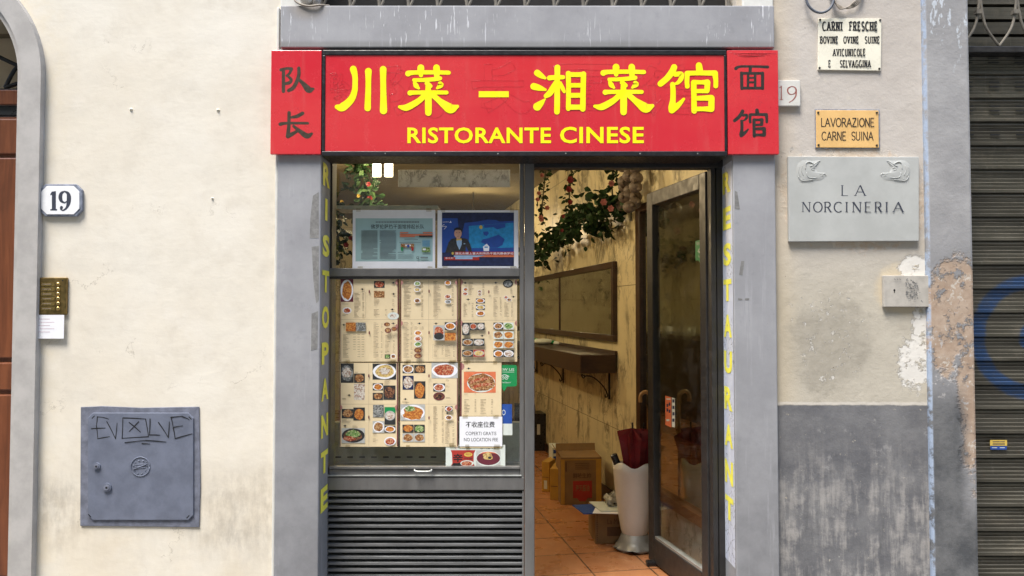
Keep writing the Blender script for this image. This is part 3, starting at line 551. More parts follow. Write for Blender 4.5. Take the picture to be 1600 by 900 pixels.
# ------------------------------------------------------------------ stone surround of the shop
ss = thing('shop_surround', 'grey painted stone jambs and drip stained lintel framing the restaurant front', 'door surround', (0, YL, 0))
YJ = .17
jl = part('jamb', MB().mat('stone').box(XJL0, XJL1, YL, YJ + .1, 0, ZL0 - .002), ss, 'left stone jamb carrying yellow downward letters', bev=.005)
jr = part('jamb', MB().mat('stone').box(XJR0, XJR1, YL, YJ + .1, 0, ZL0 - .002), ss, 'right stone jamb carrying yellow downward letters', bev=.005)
part('lintel', MB().mat('lintel').box(WX(438, 40, YL - .012), WX(1210, 40, YL - .012), YL - .012, .16, ZL0, ZL1), ss, 'drip stained stone lintel', bev=.005)
q = MB().mat('marbles').box(XJL0 - .012, XJL0 - .001, YL + .01, .02, 0, ZL1); part('edge_filler', q, ss, 'white filler line along left jamb', bev=.003)
def RevL(u, py, d=0.0):                                       # left reveal: u 0..1 from street to inside, py = height as seen at the jamb face
    return (XJL1 + .0012 + d, YL + .012 + u * .145, WZ(py, YL))
def RevR(u, py, d=0.0): return (XJR0 - .0012 - d, YJ - .012 - u * .145 - .02, WZ(py, YL))
rp = MB().mat('resid').quad(RevR, .0, 250, 1.1, 890, d=0); part('paint_strip', rp, jr, 'cracked paint on the right reveal, sky light painted in as pale blue')
def vword(txt, ys, m, parent):
    for c, (a, b) in zip(txt, ys):
        q = MB().mat('yl2'); w = (.3 if c == 'I' else .86)
        q.text(m, c, .5 - w / 2 + .03, a, .5 + w / 2 + .03, b, off=.045, d=.0012); part('letter', q, parent)
vword('RISTOPANTE', [(251, 287), (306, 341), (364, 399), (421, 456), (478, 514), (536, 571), (594, 629), (651, 688), (710, 746), (768, 806)], RevL, jl)
vword('RESTAURANT', [(262, 297), (319, 355), (377, 413), (435, 470), (492, 528), (550, 586), (608, 645), (668, 704), (726, 764), (784, 822)], RevR, jr)
q = MB().mat('tape')
for pts in ([(1148, 298), (1152, 300), (1156, 327), (1148, 326)], [(1158, 408), (1163, 408), (1160, 430), (1155, 429)], [(1153, 466), (1160, 467), (1159, 469), (1153, 469)], [(1164, 466), (1171, 466), (1170, 469), (1164, 469)]):
    q = MB().mat('tape').poly(FP(YL), pts[::-1], d=.0008); part('tape_patch', q, jr)
q = MB().mat('tape')
for pts in ([(489, 306), (498, 300), (498, 372), (484, 372), (485, 340)], [(487, 386), (498, 384), (498, 470), (494, 474), (490, 440)], [(487, 490), (497, 486), (496, 545), (486, 548)]): q = MB().mat('tape').poly(FP(YL), pts[::-1], d=.0008); part('tape_patch', q, jl)

# ------------------------------------------------------------------ signs over the door
YS = -.055
HAN = {
 'chuan': [[(378, 162, 48), (402, 260, 40), (404, 360, 38), (398, 460, 41), (365, 560, 48), (300, 640, 54), (215, 700, 58), (148, 692, 32)], [(590, 192, 48), (590, 300, 40), (588, 450, 40), (583, 600, 43), (580, 710, 46)], [(798, 165, 48), (798, 300, 42), (800, 450, 42), (802, 600, 46), (803, 745, 52)]],
 'cai': [[(250, 224, 42), (320, 211, 32), (600, 207, 30), (820, 212, 30)], [(428, 143, 48), (428, 205, 46), (430, 248, 30)], [(648, 141, 46), (652, 205, 46), (652, 270, 36)], [(332, 316, 26), (450, 315, 28), (600, 305, 30), (698, 292, 30)], [(342, 355, 26), (362, 395, 36), (398, 432, 18)], [(515, 360, 34), (565, 402, 28)], [(700, 365, 32), (706, 388, 40), (658, 430, 18)],
         [(277, 497, 38), (340, 492, 30), (600, 490, 30), (790, 492, 28)], [(530, 380, 36), (534, 600, 48), (534, 775, 46)], [(500, 510, 40), (420, 592, 40), (330, 652, 45), (220, 704, 46), (128, 693, 22)], [(580, 510, 40), (680, 600, 40), (760, 662, 55), (850, 718, 68), (940, 688, 26)]],
 'xiang': [[(175, 215, 46), (230, 255, 38), (285, 287, 20)], [(125, 405, 48), (200, 425, 42), (290, 452, 18)], [(175, 690, 58), (230, 640, 40), (285, 583, 11)], [(347, 286, 36), (440, 278, 34), (538, 276, 30)], [(458, 140, 42), (457, 300, 38), (455, 600, 40), (452, 762, 40)], [(440, 340, 30), (400, 420, 42), (350, 500, 44), (297, 540, 32)], [(495, 360, 28), (530, 430, 30), (555, 480, 22)],
           [(612, 222, 36), (615, 450, 34), (612, 718, 34)], [(825, 232, 38), (820, 450, 38), (815, 722, 40)], [(615, 238, 35), (720, 240, 34), (825, 238, 36)], [(615, 390, 32), (820, 390, 32)], [(615, 531, 34), (820, 531, 34)], [(615, 697, 38), (720, 697, 36), (815, 697, 38)]],
 'guan': [[(300, 135, 44), (270, 200, 46), (200, 290, 44), (108, 368, 42)], [(320, 236, 36), (400, 232, 34), (400, 290, 34), (362, 345, 28), (320, 368, 18)], [(278, 378, 36), (285, 480, 38), (282, 600, 40), (270, 690, 50), (268, 740, 46)], [(268, 738, 46), (330, 690, 44), (385, 640, 32), (435, 583, 20)], [(648, 110, 44), (658, 185, 50)], [(482, 222, 36), (600, 217, 33), (860, 217, 38)], [(484, 225, 36), (480, 330, 33), (485, 405, 33)], [(872, 222, 44), (885, 310, 35), (885, 400, 33)],
          [(575, 352, 40), (578, 550, 38), (582, 750, 40)], [(575, 346, 34), (680, 348, 30), (766, 346, 40)], [(768, 350, 42), (762, 462, 38)], [(580, 472, 28), (765, 470, 32)], [(580, 574, 30), (820, 566, 42)], [(824, 570, 44), (822, 722, 44)], [(580, 724, 34), (700, 722, 32), (820, 724, 42)]],
 'dui': [[(124, 98, 18), (124, 330, 19)], [(97, 98, 17), (150, 84, 14), (208, 85, 17)], [(211, 88, 17), (190, 135, 14), (160, 160, 13)], [(165, 160, 11), (205, 200, 17), (192, 235, 18), (148, 246, 16)], [(290, 80, 18), (290, 150, 19), (270, 220, 20), (230, 290, 21), (180, 321, 19)], [(290, 200, 14), (340, 250, 24), (398, 312, 36), (445, 303, 14)]],
 'chang': [[(185, 562, 19), (182, 700, 19), (172, 815, 24)], [(205, 612, 13), (270, 600, 20), (330, 568, 20)], [(90, 685, 20), (160, 675, 15), (388, 675, 14)], [(172, 815, 24), (230, 785, 20), (290, 750, 13)], [(233, 706, 14), (300, 760, 22), (378, 812, 30), (430, 788, 14)]],
 'mian': [[(82, 118, 19), (130, 97, 14), (300, 97, 14), (425, 102, 17)], [(238, 110, 18), (235, 160, 17)], [(143, 168, 18), (146, 335, 17)], [(370, 168, 18), (370, 335, 17)], [(143, 170, 15), (370, 170, 15)], [(146, 330, 15), (370, 330, 15)], [(215, 175, 14), (212, 325, 14)], [(290, 175, 14), (290, 325, 14)], [(215, 218, 10), (290, 218, 10)], [(215, 266, 10), (290, 266, 10)]]}
def han(mb, key, m): 
    for s_ in HAN[key]: mb.brush(m, s_)
sg = thing('shop_sign', 'wide glossy red restaurant sign with big yellow Chinese characters in black frame', 'sign', (0, YS, WZ(241, YS)))
q = MB().mat('blackm'); x0, x1 = WX(503, 160, YS), WX(1136, 160, YS)
fz = [WZ(78, YS), WZ(86, YS), WZ(236, YS), WZ(244, YS)]; xi0, xi1 = WX(508, 160, YS), WX(1132, 160, YS)
q.box(x0, x1, YS, .12, fz[1], fz[0]).box(x0, x1, YS, .12, fz[3], fz[2]).box(x0, xi0, YS, .12, fz[2], fz[1]).box(xi1, x1, YS, .12, fz[2], fz[1]); part('frame', q, sg, bev=.003)
pn = part('panel', MB().mat('red').box(xi0, xi1, YS + .004, .10, fz[2], fz[1]), sg)
for px in (602, 680, 778, 884, 1000, 1090): q = MB().mat('steel').disc(FP(YS), px, 240 + rng.uniform(-.4, .4), .0028, .002, YS); part('screw', q, sg)
F = FP(YS + .003)
def han_part(key, m, parent, mat, name='character'):
    q = MB().mat(mat); han(q, key, m); return part(name, q, parent)
han_part('chuan', crop(F, 510, 90, 9), sg, 'yellow'); han_part('cai', crop(F, 610, 90, 9), sg, 'yellow'); han_part('xiang', crop(F, 820, 90, 9), sg, 'yellow')
han_part('cai', crop(F, 915, 89, 9), sg, 'yellow'); han_part('guan', crop(F, 1020, 90, 9), sg, 'yellow')
part('dash', MB().mat('yellow').quad(F, 748, 142.5, 795, 152), sg)
q = MB().mat('yellow').text(F, 'RISTORANTE', 636.5, 199, 861, 224, off=.022, spc=1.06); part('lettering', q, sg)
q = MB().mat('yellow').text(F, 'CINESE', 875, 198, 1006, 224, off=.022, spc=1.06); part('lettering', q, sg)
# outlines of older letters showing through the film
def ghost(key, m):
    q = MB().mat('red')
    for s_ in HAN[key]:
        P = catmull(s_, 5); N = len(P); L = []; Rr = []
        for i, (x, y, r) in enumerate(P):
            a, b = P[max(0, i - 1)], P[min(N - 1, i + 1)]; dx, dy = b[0] - a[0], b[1] - a[1]; k = math.hypot(dx, dy) or 1
            L.append((x - dy / k * r * 1.25, y + dx / k * r * 1.25)); Rr.append((x + dy / k * r * 1.25, y - dx / k * r * 1.25))
        loop = L + Rr[::-1] + [L[0]]; q.tube([m(x, y, -.0002) for x, y in loop], .0003, 5)
    part('old_letter_outline', q, sg, smooth=True)
ghost('dui', crop(F, 568, 85, 3.6)); ghost('chang', crop(F, 713, -52, 3.7)); ghost('mian', crop(F, 845, 78, 3.7)); ghost('dui', crop(F, 507, 108, 11))
ghost('chang', crop(F, 508, 80, 11)); ghost('guan', crop(F, 985, 88, 8.5))
YD = -.052
for px0, px1, lab, keys in ((423, 502, 'left red side panel of the sign with dull brown Chinese characters', (('dui', (425, 95)), ('chang', (425, 95)))), (1137, 1216.5, 'right red side panel of the sign with black Chinese characters and wrinkled top', (('mian', (1138, 90)), ('guan', None)))):
    so = thing('side_sign', lab, 'sign', (WX((px0 + px1) / 2, 160, YD), YD, WZ(241, YD)), 'red side panels of the restaurant sign')
    part('panel', MB().mat('red').pbox(px0, 78.5, px1, 241, YD, YL - .0005), so, bev=.002)
    q = MB().mat('red'); yy = 82
    if px0 > 600:
        for k in range(3): q.tube([FP(YD)(1140 + k * 6, yy + k * 2.2, -.001), FP(YD)(1165, yy + 1.2 + k * 2.4, .0002), FP(YD)(1190, yy + .6 + k * 2.0, .0002), FP(YD)(1213 - k * 9, yy + 1.8 + k * 2.0, -.001)], .0016, 6, 4)
        part('wrinkle', q, so, smooth=True)
    for k, o in keys:
        m = crop(FP(YD), *(o or (1138, 90)), 6.92)
        if o is None: mm = lambda x, y, d=0, m=m: m(48 + (x - 62) * .446, 548 + (y - 62) * .435, d)
        else: mm = m
        han_part(k, mm, so, 'ink_brown' if px0 < 600 else 'ink_dark')

# iron grille in the opening above the lintel
q = MB().mat('irong'); g_ = thing('window_grille', 'weathered iron grille bars in dark opening above the lintel', 'grille', at(825, 9, .06))
for i in range(16):
    px = 455 + 45.5 * i
    if px < 490 or px > 1150: continue
    p = W(px, 4, .06); q.tube([(p.x, .06, ZL1), (p.x + .004, .06, ZL1 + .05), (p.x - .02, .06, ZL1 + .25), (p.x, .06, ZL1 + .5)], .008, 8, 4).tube([(p.x, .06, ZL1 + .02), (p.x + .03, .06, ZL1 + .09), (p.x + .05, .06, ZL1 + .3)], .006, 8, 4)
part('bars', q, g_); part('rail', MB().mat('irong').box(WX(490, 0, .06), WX(1150, 0, .06), .05, .07, ZL1 + .3, ZL1 + .33), g_)

# ------------------------------------------------------------------ shop window and door frame
YF = .13; ZB = .02
sw = thing('shop_window', 'dark aluminium shop window with two panes beside the open door', 'window', (WX(665, 700, YF), YF, 0))
q = MB().mat('bronze')
q.pbox(503, 252, 514, 760, YF, YF + .05).pbox(812, 252, 819, 760, YF + .001, YF + .05)
q.pbox(514, 419, 812, 432, YF + .002, YF + .05).pbox(514, 733, 812, 744, YF + .002, YF + .05).pbox(503, 746, 819, 766, YF - .004, YF + .055).mat('bronze2').pbox(503, 241, 819, 252, YF + .003, YF + .06)
part('frame', q, sw, bev=.003)
q = MB().mat('bronze').pbox(514, 729.5, 812, 733, YF - .006, YF + .03).mat('steel').pbox(510, 742.5, 815, 744.5, YF - .008, YF + .01); part('sill_rail', q, sw, bev=.0015)
q = MB().mat('steel').tube([at(648, 733.5, YF - .012), at(650, 736.5, YF - .02), at(672, 736.5, YF - .02), at(674, 733.5, YF - .012)], .004, 8, 4); part('slide_handle', q, sw, smooth=True)
part('pane', MB().mat('glass').pbox(513, 250, 813, 420, YF + .02, YF + .026), sw, 'upper pane with two taped prints'); part('pane', MB().mat('glass').pbox(513, 431, 813, 734, YF + .02, YF + .026), sw, 'lower pane covered in menus')
q = MB().mat('bronze2').pbox(516, 250, 519, 420, YF + .012, YF + .019).pbox(514, 432, 812, 436, YF + .006, YF + .02); part('gasket', q, sw)
# louvered panel under the window
lv = thing('louver_panel', 'dark grey louvered vent panel under the shop window', 'vent', (WX(665, 850, YF), YF, 0))
q = MB().mat('bronze').pbox(503, 766.5, 507, 1100, YF, YF + .05).pbox(816, 766.5, 819, 1100, YF, YF + .05).box(WX(503, 900, YF), WX(819, 900, YF), YF, YF + .05, .02, .10); part('frame', q, lv, bev=.002)
q = MB().mat('cavity').box(WX(505, 900, YF), WX(818, 900, YF), YF + .052, YF + .06, .02, WZ(767, YF)); part('backing', q, lv)
q = MB().mat('slat'); z = WZ(768, YF); pitch = 9.6 / 345; xa, xb = WX(507, 900, YF), WX(816, 900, YF)
while z > .12:
    sg_ = (rng.random() - .5) * .0016
    P = [(YF + .044, z), (YF + .008, z - .009), (YF + .001, z - .012), (YF + .001, z - .0215), (YF + .005, z - .0215), (YF + .047, z - .004)]
    n = 8; ring = []
    for i in range(n + 1):
        x = xa + (xb - xa) * i / n; w = sg_ * math.sin(math.pi * i / n) + (rng.random() - .5) * .0005
        ring += [(x, y, zz + w) for y, zz in P]
    k = len(P); q.add(ring, [(i * k + j, (i + 1) * k + j, (i + 1) * k + (j + 1) % k, i * k + (j + 1) % k) for i in range(n) for j in range(k)]); z -= pitch
part('slats', q, lv)

df = thing('door_frame', 'dark aluminium door frame with pale worn post beside the window', 'door frame', (WX(980, 700, YF), YF, 0))
q = MB().mat('bronze').box(WX(819.6, 500, YF - .008), WX(835, 500, YF - .008), YF - .008, YF + .07, FZ, WZ(246, YF)); part('post', q, df, 'pale worn post between window and door', bev=.004)
q = MB().mat('bronze2').box(WX(1112, 500, YF - .004), WX(1120, 500, YF - .004), YF - .004, YF + .06, FZ, WZ(246, YF)).box(WX(1120.5, 500, YF + .004), WX(1142, 500, YF + .004), YF + .004, YF + .06, FZ, WZ(246, YF)); part('post', q, df, 'dark double post on the hinge side', bev=.004)
q = MB().mat('bronze2').pbox(819.6, 241, 1142, 262, YF - .006, YF + .06); part('head_rail', q, df, bev=.003)
q = MB().mat('steel').box(WX(836, 900, YF), WX(1111, 900, YF), YF + .01, YF + .06, FZ + .001, FZ + .012); part('threshold', q, df)

# ------------------------------------------------------------------ open glass door leaf
H0 = Vector((WX(1111, 500, YF + .06), YF + .065, 0)); E0 = W(1017, 500, .87); LD = Vector((E0.x - H0.x, .87 - H0.y, 0)); LW = LD.length; LD.normalize(); LN = Vector((LD.y, -LD.x, 0))   # LN points right, to the hidden side
if LN.x > 0: LN = -LN                                          # LN now faces the doorway
dz0, dz1 = FZ + .012, WZ(268, H0.y)
def leaf(q, a0, a1, z0, z1, t0=-.022, t1=.022): o = H0 + LD * a0 + LN * t0; q.obox((o.x, o.y, z0), LD * (a1 - a0), LN * (t1 - t0), (0, 0, z1 - z0)); return q
gd = thing('glass_door', 'dark framed glass door standing open into the restaurant', 'door', (H0.x, H0.y, FZ))
q = MB().mat('bronze2'); leaf(q, .0, .065, dz0, dz1); leaf(q, LW - .075, LW, dz0, dz1); leaf(q, .065, LW - .075, dz1 - .075, dz1); leaf(q, .065, LW - .075, dz0, dz0 + .13); part('frame', q, gd, bev=.004)
q = MB().mat('glass'); leaf(q, .064, LW - .074, dz0 + .129, dz1 - .074, -.004, .004); part('pane', q, gd)
q = MB().mat('steel'); leaf(q, .065, LW - .075, dz0 + .13, dz0 + .142, -.014, .016); leaf(q, .063, .070, dz0 + .14, dz1 - .08, -.012, .016); part('glazing_bead', q, gd)
q = MB().mat('steel'); 
for z in (.4, 1.1, 1.9): o = H0 - LD * .008; q.tube([(o.x, o.y, z), (o.x, o.y, z + .1)], .009, 10)
part('hinge', q, gd)
def LF(px, py, d=0.0):                                         # point of the leaf's glass seen at this pixel, on the doorway side
    dr = ray(px, py); p0 = H0 + LN * (.0046 + d); t = (p0 - CAM).dot(LN) / dr.dot(LN); p = CAM + dr * t; return tuple(p)
q = MB().mat('green'); q.poly(LF, [(1086.5, 377), (1100, 372.5), (1100, 405), (1095, 406.5), (1093, 410), (1091.5, 407), (1086.5, 407)][::-1], d=0).mat('sidew')
q.text(LF, 'REVIEW', 1088.5, 378, 1098, 383, d=.0004).text(LF, 'US', 1091, 398, 1096, 402, d=.0004); q.brush(LF, [(1090.5, 393, .5), (1093.2, 388.5, .5), (1096, 392, .5)], d=.0004).quad(LF, 1091.5, 392, 1095, 395.5, d=.0004)
single('sticker', q, 'green review sticker on the open glass door', 'sticker', 'stickers on the glass')
q = MB().mat('orange').poly(LF, [(1039.5, 618, ), (1049, 621), (1049, 668), (1039.5, 664)][::-1], d=0).mat('sidew').poly(LF, [(1049.8, 621), (1054.5, 622.5), (1054.5, 668), (1049.8, 667)][::-1], d=0).mat('navy')
for k in range(4): q.quad(LF, 1050.6, 624 + k * 10, 1053.8, 629 + k * 10, d=.0004)
for a, b in ((1041.5, 631), (1044.8, 629), (1041.5, 638), (1045, 640)): q.quad(LF, a, b, a + 2.6, b + 5, d=.0004)
q.mat('sidew').quad(LF, 1041, 622.5, 1047.5, 624.5, d=.0004).quad(LF, 1041, 655, 1046, 658, d=.0004)
single('sticker', q, 'orange and white payment sticker strip on the glass door', 'sticker', 'stickers on the glass')
# ------------------------------------------------------------------ papers in the window
YG = YF + .0185                                              # just on the street side of the glass
def sheet_thing(name, label, cat, group, x0, y0, x1, y1, base, build, Y=YG, th=.0006):
    q = MB().mat(base).pbox(x0, y0, x1, y1, Y - th, Y); q.mat('film').quad(FP(Y), x0 - 1.6, y0 - 1.6, x1 + 1.6, y1 + 1.6, d=.0003)
    for tx, ty in ((x0 + 9, y0), (x1 - 10, y0), (x0 + 12, y1), (x1 - 8, y1)): w = rng.uniform(3, 5); q.quad(FP(Y - th), tx - w, ty - 3, tx + w, ty + 3, d=.0009)
    build(q, FP(Y - th - .0001)); return single(name, q, label, cat, group)
def photo(q, m, x0, y0, x1, y1, kind, bgm=None, plate=None, shape='R', fill=.86):
    if bgm: q.mat(bgm).quad(m, x0, y0, x1, y1)
    cx, cy, rx, ry = (x0 + x1) / 2, (y0 + y1) / 2, (x1 - x0) / 2, (y1 - y0) / 2
    if shape == 'R' and not plate: q.mat(DISH[kind]).quad(m, x0, y0, x1, y1); return
    if plate: q.mat(plate).ell(m, cx, cy, rx * (.99 if bgm else 1), ry * (.95 if bgm else 1)); fill = .78
    q.mat(DISH[kind]).ell(m, cx + rng.uniform(-.04, .04) * rx, cy + rng.uniform(-.05, .05) * ry, rx * fill, ry * fill, None, 14, .22)
def lines(q, m, x0, y0, x1, y1, pitch=9.3, mat='ink', prices=None, h=2.6, lo=.35):
    q.mat(mat); y = y0; bold = 0
    while y < y1:
        w = rng.uniform(lo, 1.0); q.quad(m, x0, y, x0 + (x1 - x0) * w, y + h * rng.uniform(.7, 1.2))
        if prices and rng.random() < .75: q.quad(m, prices, y, prices + rng.uniform(9, 15), y + h)
        y += pitch
def deco(q, m, x0, x1, ys):                                   # page edge, fold and the little oriental medallions
    q.mat('maroon').quad(m, x0, ys[0], x0 + 5, ys[1]).quad(m, x1 - 5, ys[0], x1, ys[1])
def fold(q, m, x, y): q.mat('maroon').ell(m, x, y, 5, 13)
def rosette(q, m, x, y, r=17, left=True):
    a0 = -90 if left else 90; q.mat(RZ).poly(m, [(x + r * math.cos(R(a0 + i * 15)), y + r * 1.25 * math.sin(R(a0 + i * 15))) for i in range(13)])
def seal(q, m, x, y): q.mat('dkgrey').ell(m, x, y, 7, 7).quad(m, x - 15, y - 1.2, x + 15, y + 1.2)
RZ = flat('faded_rosette_print', (.42, .20, .17), .6, .2, 90, 0)
C2 = lambda m: crop(m, 500, 420, 4.706); C3 = lambda m: crop(m, 500, 560, 4.706)
def menu1(q, mm):
    m = C2(mm); q.mat('maroon').quad(m, 570, 74, 578, 680).quad(m, 151, 244, 155, 680)
    photo(q, m, 151, 75, 245, 243, 'orange', 'maroon', 'white'); photo(q, m, 165, 283, 232, 330, 'red', None, 'white')
    photo(q, m, 397, 90, 475, 140, 'red', 'dkgrey', None, 'E'); photo(q, m, 397, 163, 475, 212, 'brown'); q.mat('sidew').ell(m, 538, 347, 42, 28); q.mat(DISH['white']).ell(m, 538, 347, 24, 15)
    lines(q, m, 252, 180, 300, 355, 9.5, prices=312); lines(q, m, 162, 250, 215, 262, 8); lines(q, m, 165, 334, 210, 350, 8); lines(q, m, 398, 218, 440, 275, 9.5, prices=533); lines(q, m, 397, 298, 440, 352, 9, prices=480); lines(q, m, 397, 146, 450, 150)
    seal(q, m, 312, 150); seal(q, m, 542, 185); seal(q, m, 533, 299); seal(q, m, 540, 104); fold(q, m, 364, 168); fold(q, m, 364, 470)
    for a in (70, 395): rosette(q, m, 570, a + 30, 15, False)
    q.mat('ink').quad(m, 155, 373, 572, 374.5).quad(m, 246, 171, 337, 172).quad(m, 336, 172, 337, 360).quad(m, 246, 359, 337, 360)
    photo(q, m, 192, 395, 264, 460, 'orange', None, None); photo(q, m, 266, 395, 337, 458, 'grey'); seal(q, m, 177, 412); seal(q, m, 540, 402)
    lines(q, m, 170, 482, 225, 655, 9.2); lines(q, m, 246, 482, 268, 600, 18, lo=.8); lines(q, m, 278, 482, 298, 655, 18, lo=.8); lines(q, m, 308, 482, 330, 655, 18, lo=.8)
    lines(q, m, 396, 396, 440, 655, 9, prices=450); lines(q, m, 482, 488, 520, 620, 9, prices=538)
    for b in ((474, 394, 518, 424), (480, 433, 526, 472), (528, 426, 568, 458)): photo(q, m, *b, 'brown', None, 'maroon')
    photo(q, m, 480, 628, 520, 660, 'green', 'dkgrey', None, 'E'); photo(q, m, 523, 626, 562, 658, 'brown', None, 'white')
def menu2(q, mm):
    m = C2(mm); q.mat('maroon').quad(m, 1007, 74, 1013, 680).quad(m, 593, 74, 598, 680)
    lines(q, m, 616, 92, 672, 355, 8.9, prices=745); lines(q, m, 834, 92, 892, 355, 8.9, prices=970)
    for b, k in (((692, 92, 740, 128), 'green'), ((692, 138, 740, 170), 'yellow'), ((692, 218, 740, 252), 'brown'), ((917, 86, 965, 122), 'orange'), ((917, 190, 965, 220), 'red'), ((917, 228, 965, 256), 'grey')): photo(q, m, *b, k, None, 'white')
    fold(q, m, 803, 166); fold(q, m, 803, 470); q.mat('ink').quad(m, 597, 373, 1008, 374.5).quad(m, 799, 80, 800, 675)
    for a in (100, 400): rosette(q, m, 598, a, 14, True); rosette(q, m, 1008, a, 14, False)
    lines(q, m, 616, 392, 662, 655, 9.1, prices=668); lines(q, m, 696, 425, 745, 445, 8, prices=752); seal(q, m, 733, 402); seal(q, m, 855, 402)
    for y, k in ((453, 'orange'), (494, 'red'), (536, 'green'), (579, 'brown'), (620, 'brown')): photo(q, m, 695, y, 749, y + 38, k, None, 'white' if k != 'brown' else 'maroon')
    photo(q, m, 835, 415, 917, 525, 'red', 'greyprint', None, 'E'); q.mat('dkgrey').ell(m, 876, 495, 36, 26); photo(q, m, 919, 393, 999, 450, 'orange', 'dkgrey', 'white'); photo(q, m, 919, 471, 999, 527, 'orange', None, None)
    lines(q, m, 838, 562, 880, 650, 9, prices=896); lines(q, m, 922, 562, 962, 650, 9, prices=980); q.mat('ink').quad(m, 831, 555, 1002, 556).quad(m, 831, 655, 1002, 656).quad(m, 831, 555, 832, 656).quad(m, 1001, 555, 1002, 656)
def menu3(q, mm):
    m = C2(mm); q.mat('maroon').quad(m, 1033, 74, 1039, 680)
    for a in (98, 400): rosette(q, m, 1037, a, 15, True); rosette(q, m, 1447, a, 15, False)
    for b, k in (((1052, 138, 1088, 165), 'orange'), ((1048, 170, 1088, 196), 'red'), ((1160, 156, 1188, 176), 'brown'), ((1160, 178, 1188, 198), 'brown'), ((1352, 198, 1384, 222), 'red'), ((1372, 215, 1408, 240), 'brown')): photo(q, m, *b, k, None, 'white')
    photo(q, m, 1345, 80, 1420, 138, 'grey', None, 'dkgrey'); photo(q, m, 1147, 218, 1212, 252, 'orange', 'dkgrey', 'white'); photo(q, m, 1147, 266, 1212, 300, 'yellow', 'dkgrey', 'white'); photo(q, m, 1147, 310, 1212, 348, 'orange', None, 'white')
    lines(q, m, 1092, 98, 1130, 196, 9, prices=1195); lines(q, m, 1055, 252, 1085, 355, 9, prices=1115); lines(q, m, 1275, 132, 1320, 185, 9, prices=1400); lines(q, m, 1275, 212, 1310, 350, 9, prices=1322); lines(q, m, 1355, 248, 1390, 355, 9, prices=1405)
    for p in ((1068, 104), (1090, 226), (1293, 103), (1422, 206), (1193, 492)): seal(q, m, *p)
    fold(q, m, 1242, 170); fold(q, m, 1242, 470); q.mat('ink').quad(m, 1038, 377, 1446, 378.5)
    for b, k, g in (((1046, 396, 1100, 488), 'white', 'grey'), ((1101, 396, 1154, 450), 'red', 'dkgrey'), ((1156, 396, 1211, 450), 'white', 'dkgrey'), ((1046, 513, 1126, 566), 'brown', None), ((1129, 513, 1210, 566), 'white', 'brown'), ((1046, 595, 1126, 645), 'brown', 'dkgrey'), ((1129, 595, 1210, 645), 'yellow', 'orange')):
        q.mat('cardr' if g == 'orange' else 'dkgrey').quad(m, *b); q.mat('greyprint').ell(m, (b[0] + b[2]) / 2, (b[1] + b[3]) / 2, (b[2] - b[0]) * .47, (b[3] - b[1]) * .42); q.mat(DISH[k]).ell(m, (b[0] + b[2]) / 2, (b[1] + b[3]) / 2, (b[2] - b[0]) * .4, (b[3] - b[1]) * .36, None, 14, .2)
    for i, (y0, y1) in enumerate(((395, 445), (460, 515), (530, 582), (597, 648))):
        for j, (x0, x1) in enumerate(((1276, 1347), (1350, 1424))):
            k = [['brown', 'green'], ['brown', 'orange'], ['orange', 'orange'], ['orange', 'white']][i][j]; g = [['dkgrey', 'sidew'], ['sidew', 'sidew'], ['sidew', 'greyprint'], ['dkgrey', 'dkgrey']][i][j]
            photo(q, m, x0, y0, x1, y1, k, g, 'white' if g == 'dkgrey' else None, 'E')
def menu4(q, mm):
    m = C3(mm); q.mat('maroon').quad(m, 565, 33, 573, 646).quad(m, 148, 180, 152, 646)
    photo(q, m, 152, 36, 248, 180, 'grey', 'dkgrey', None, 'E'); q.mat(DISH['white']).ell(m, 198, 105, 34, 40, None, 12, .3); photo(q, m, 250, 111, 330, 180, 'brown', 'dkgrey', None, 'E'); photo(q, m, 250, 186, 330, 305, 'white')
    photo(q, m, 387, 38, 560, 155, 'yellow', 'dkgrey', 'white'); q.mat(DISH['white']).ell(m, 475, 92, 38, 24, None, 14, .3); photo(q, m, 388, 183, 463, 235, 'orange', 'dkgrey', 'white'); photo(q, m, 388, 253, 463, 305, 'brown', 'dkgrey', None, 'E'); photo(q, m, 466, 199, 555, 303, 'dark', 'dkgrey', None, 'E')
    photo(q, m, 160, 372, 245, 440, 'brown', 'dkgrey', None, 'E'); photo(q, m, 246, 361, 330, 455, 'orange', 'dkgrey', None, 'E'); photo(q, m, 390, 341, 470, 432, 'grey'); q.mat('green').quad(m, 475, 358, 555, 400); q.mat('dkgrey').quad(m, 475, 400, 555, 486); photo(q, m, 476, 385, 554, 455, 'white', None, 'greyprint')
    photo(q, m, 388, 460, 473, 546, 'brown', 'greyprint', 'white'); photo(q, m, 475, 495, 555, 545, 'orange', 'dkgrey', 'white'); photo(q, m, 160, 512, 330, 622, 'dark', 'greyprint', 'dkgrey'); q.mat(DISH['green']).ell(m, 245, 555, 52, 28, None, 16, .35); q.mat(DISH['red']).ell(m, 215, 590, 45, 18, None, 16, .3); photo(q, m, 472, 576, 560, 640, 'red', None, 'white')
    for x, y in ((215, 270), (185, 495)): seal(q, m, x, y)
    lines(q, m, 165, 292, 210, 310, 9); lines(q, m, 255, 100, 300, 108, 8); lines(q, m, 475, 160, 520, 190, 9); lines(q, m, 240, 495, 290, 510, 8); lines(q, m, 390, 590, 430, 612, 9); lines(q, m, 160, 450, 230, 470, 8); lines(q, m, 390, 552, 450, 566, 8)
    fold(q, m, 360, 128); fold(q, m, 360, 432); rosette(q, m, 152, 360, 14, True); rosette(q, m, 566, 360, 15, False); q.mat('ink').quad(m, 152, 335, 566, 336.5).quad(m, 359, 38, 360, 640)
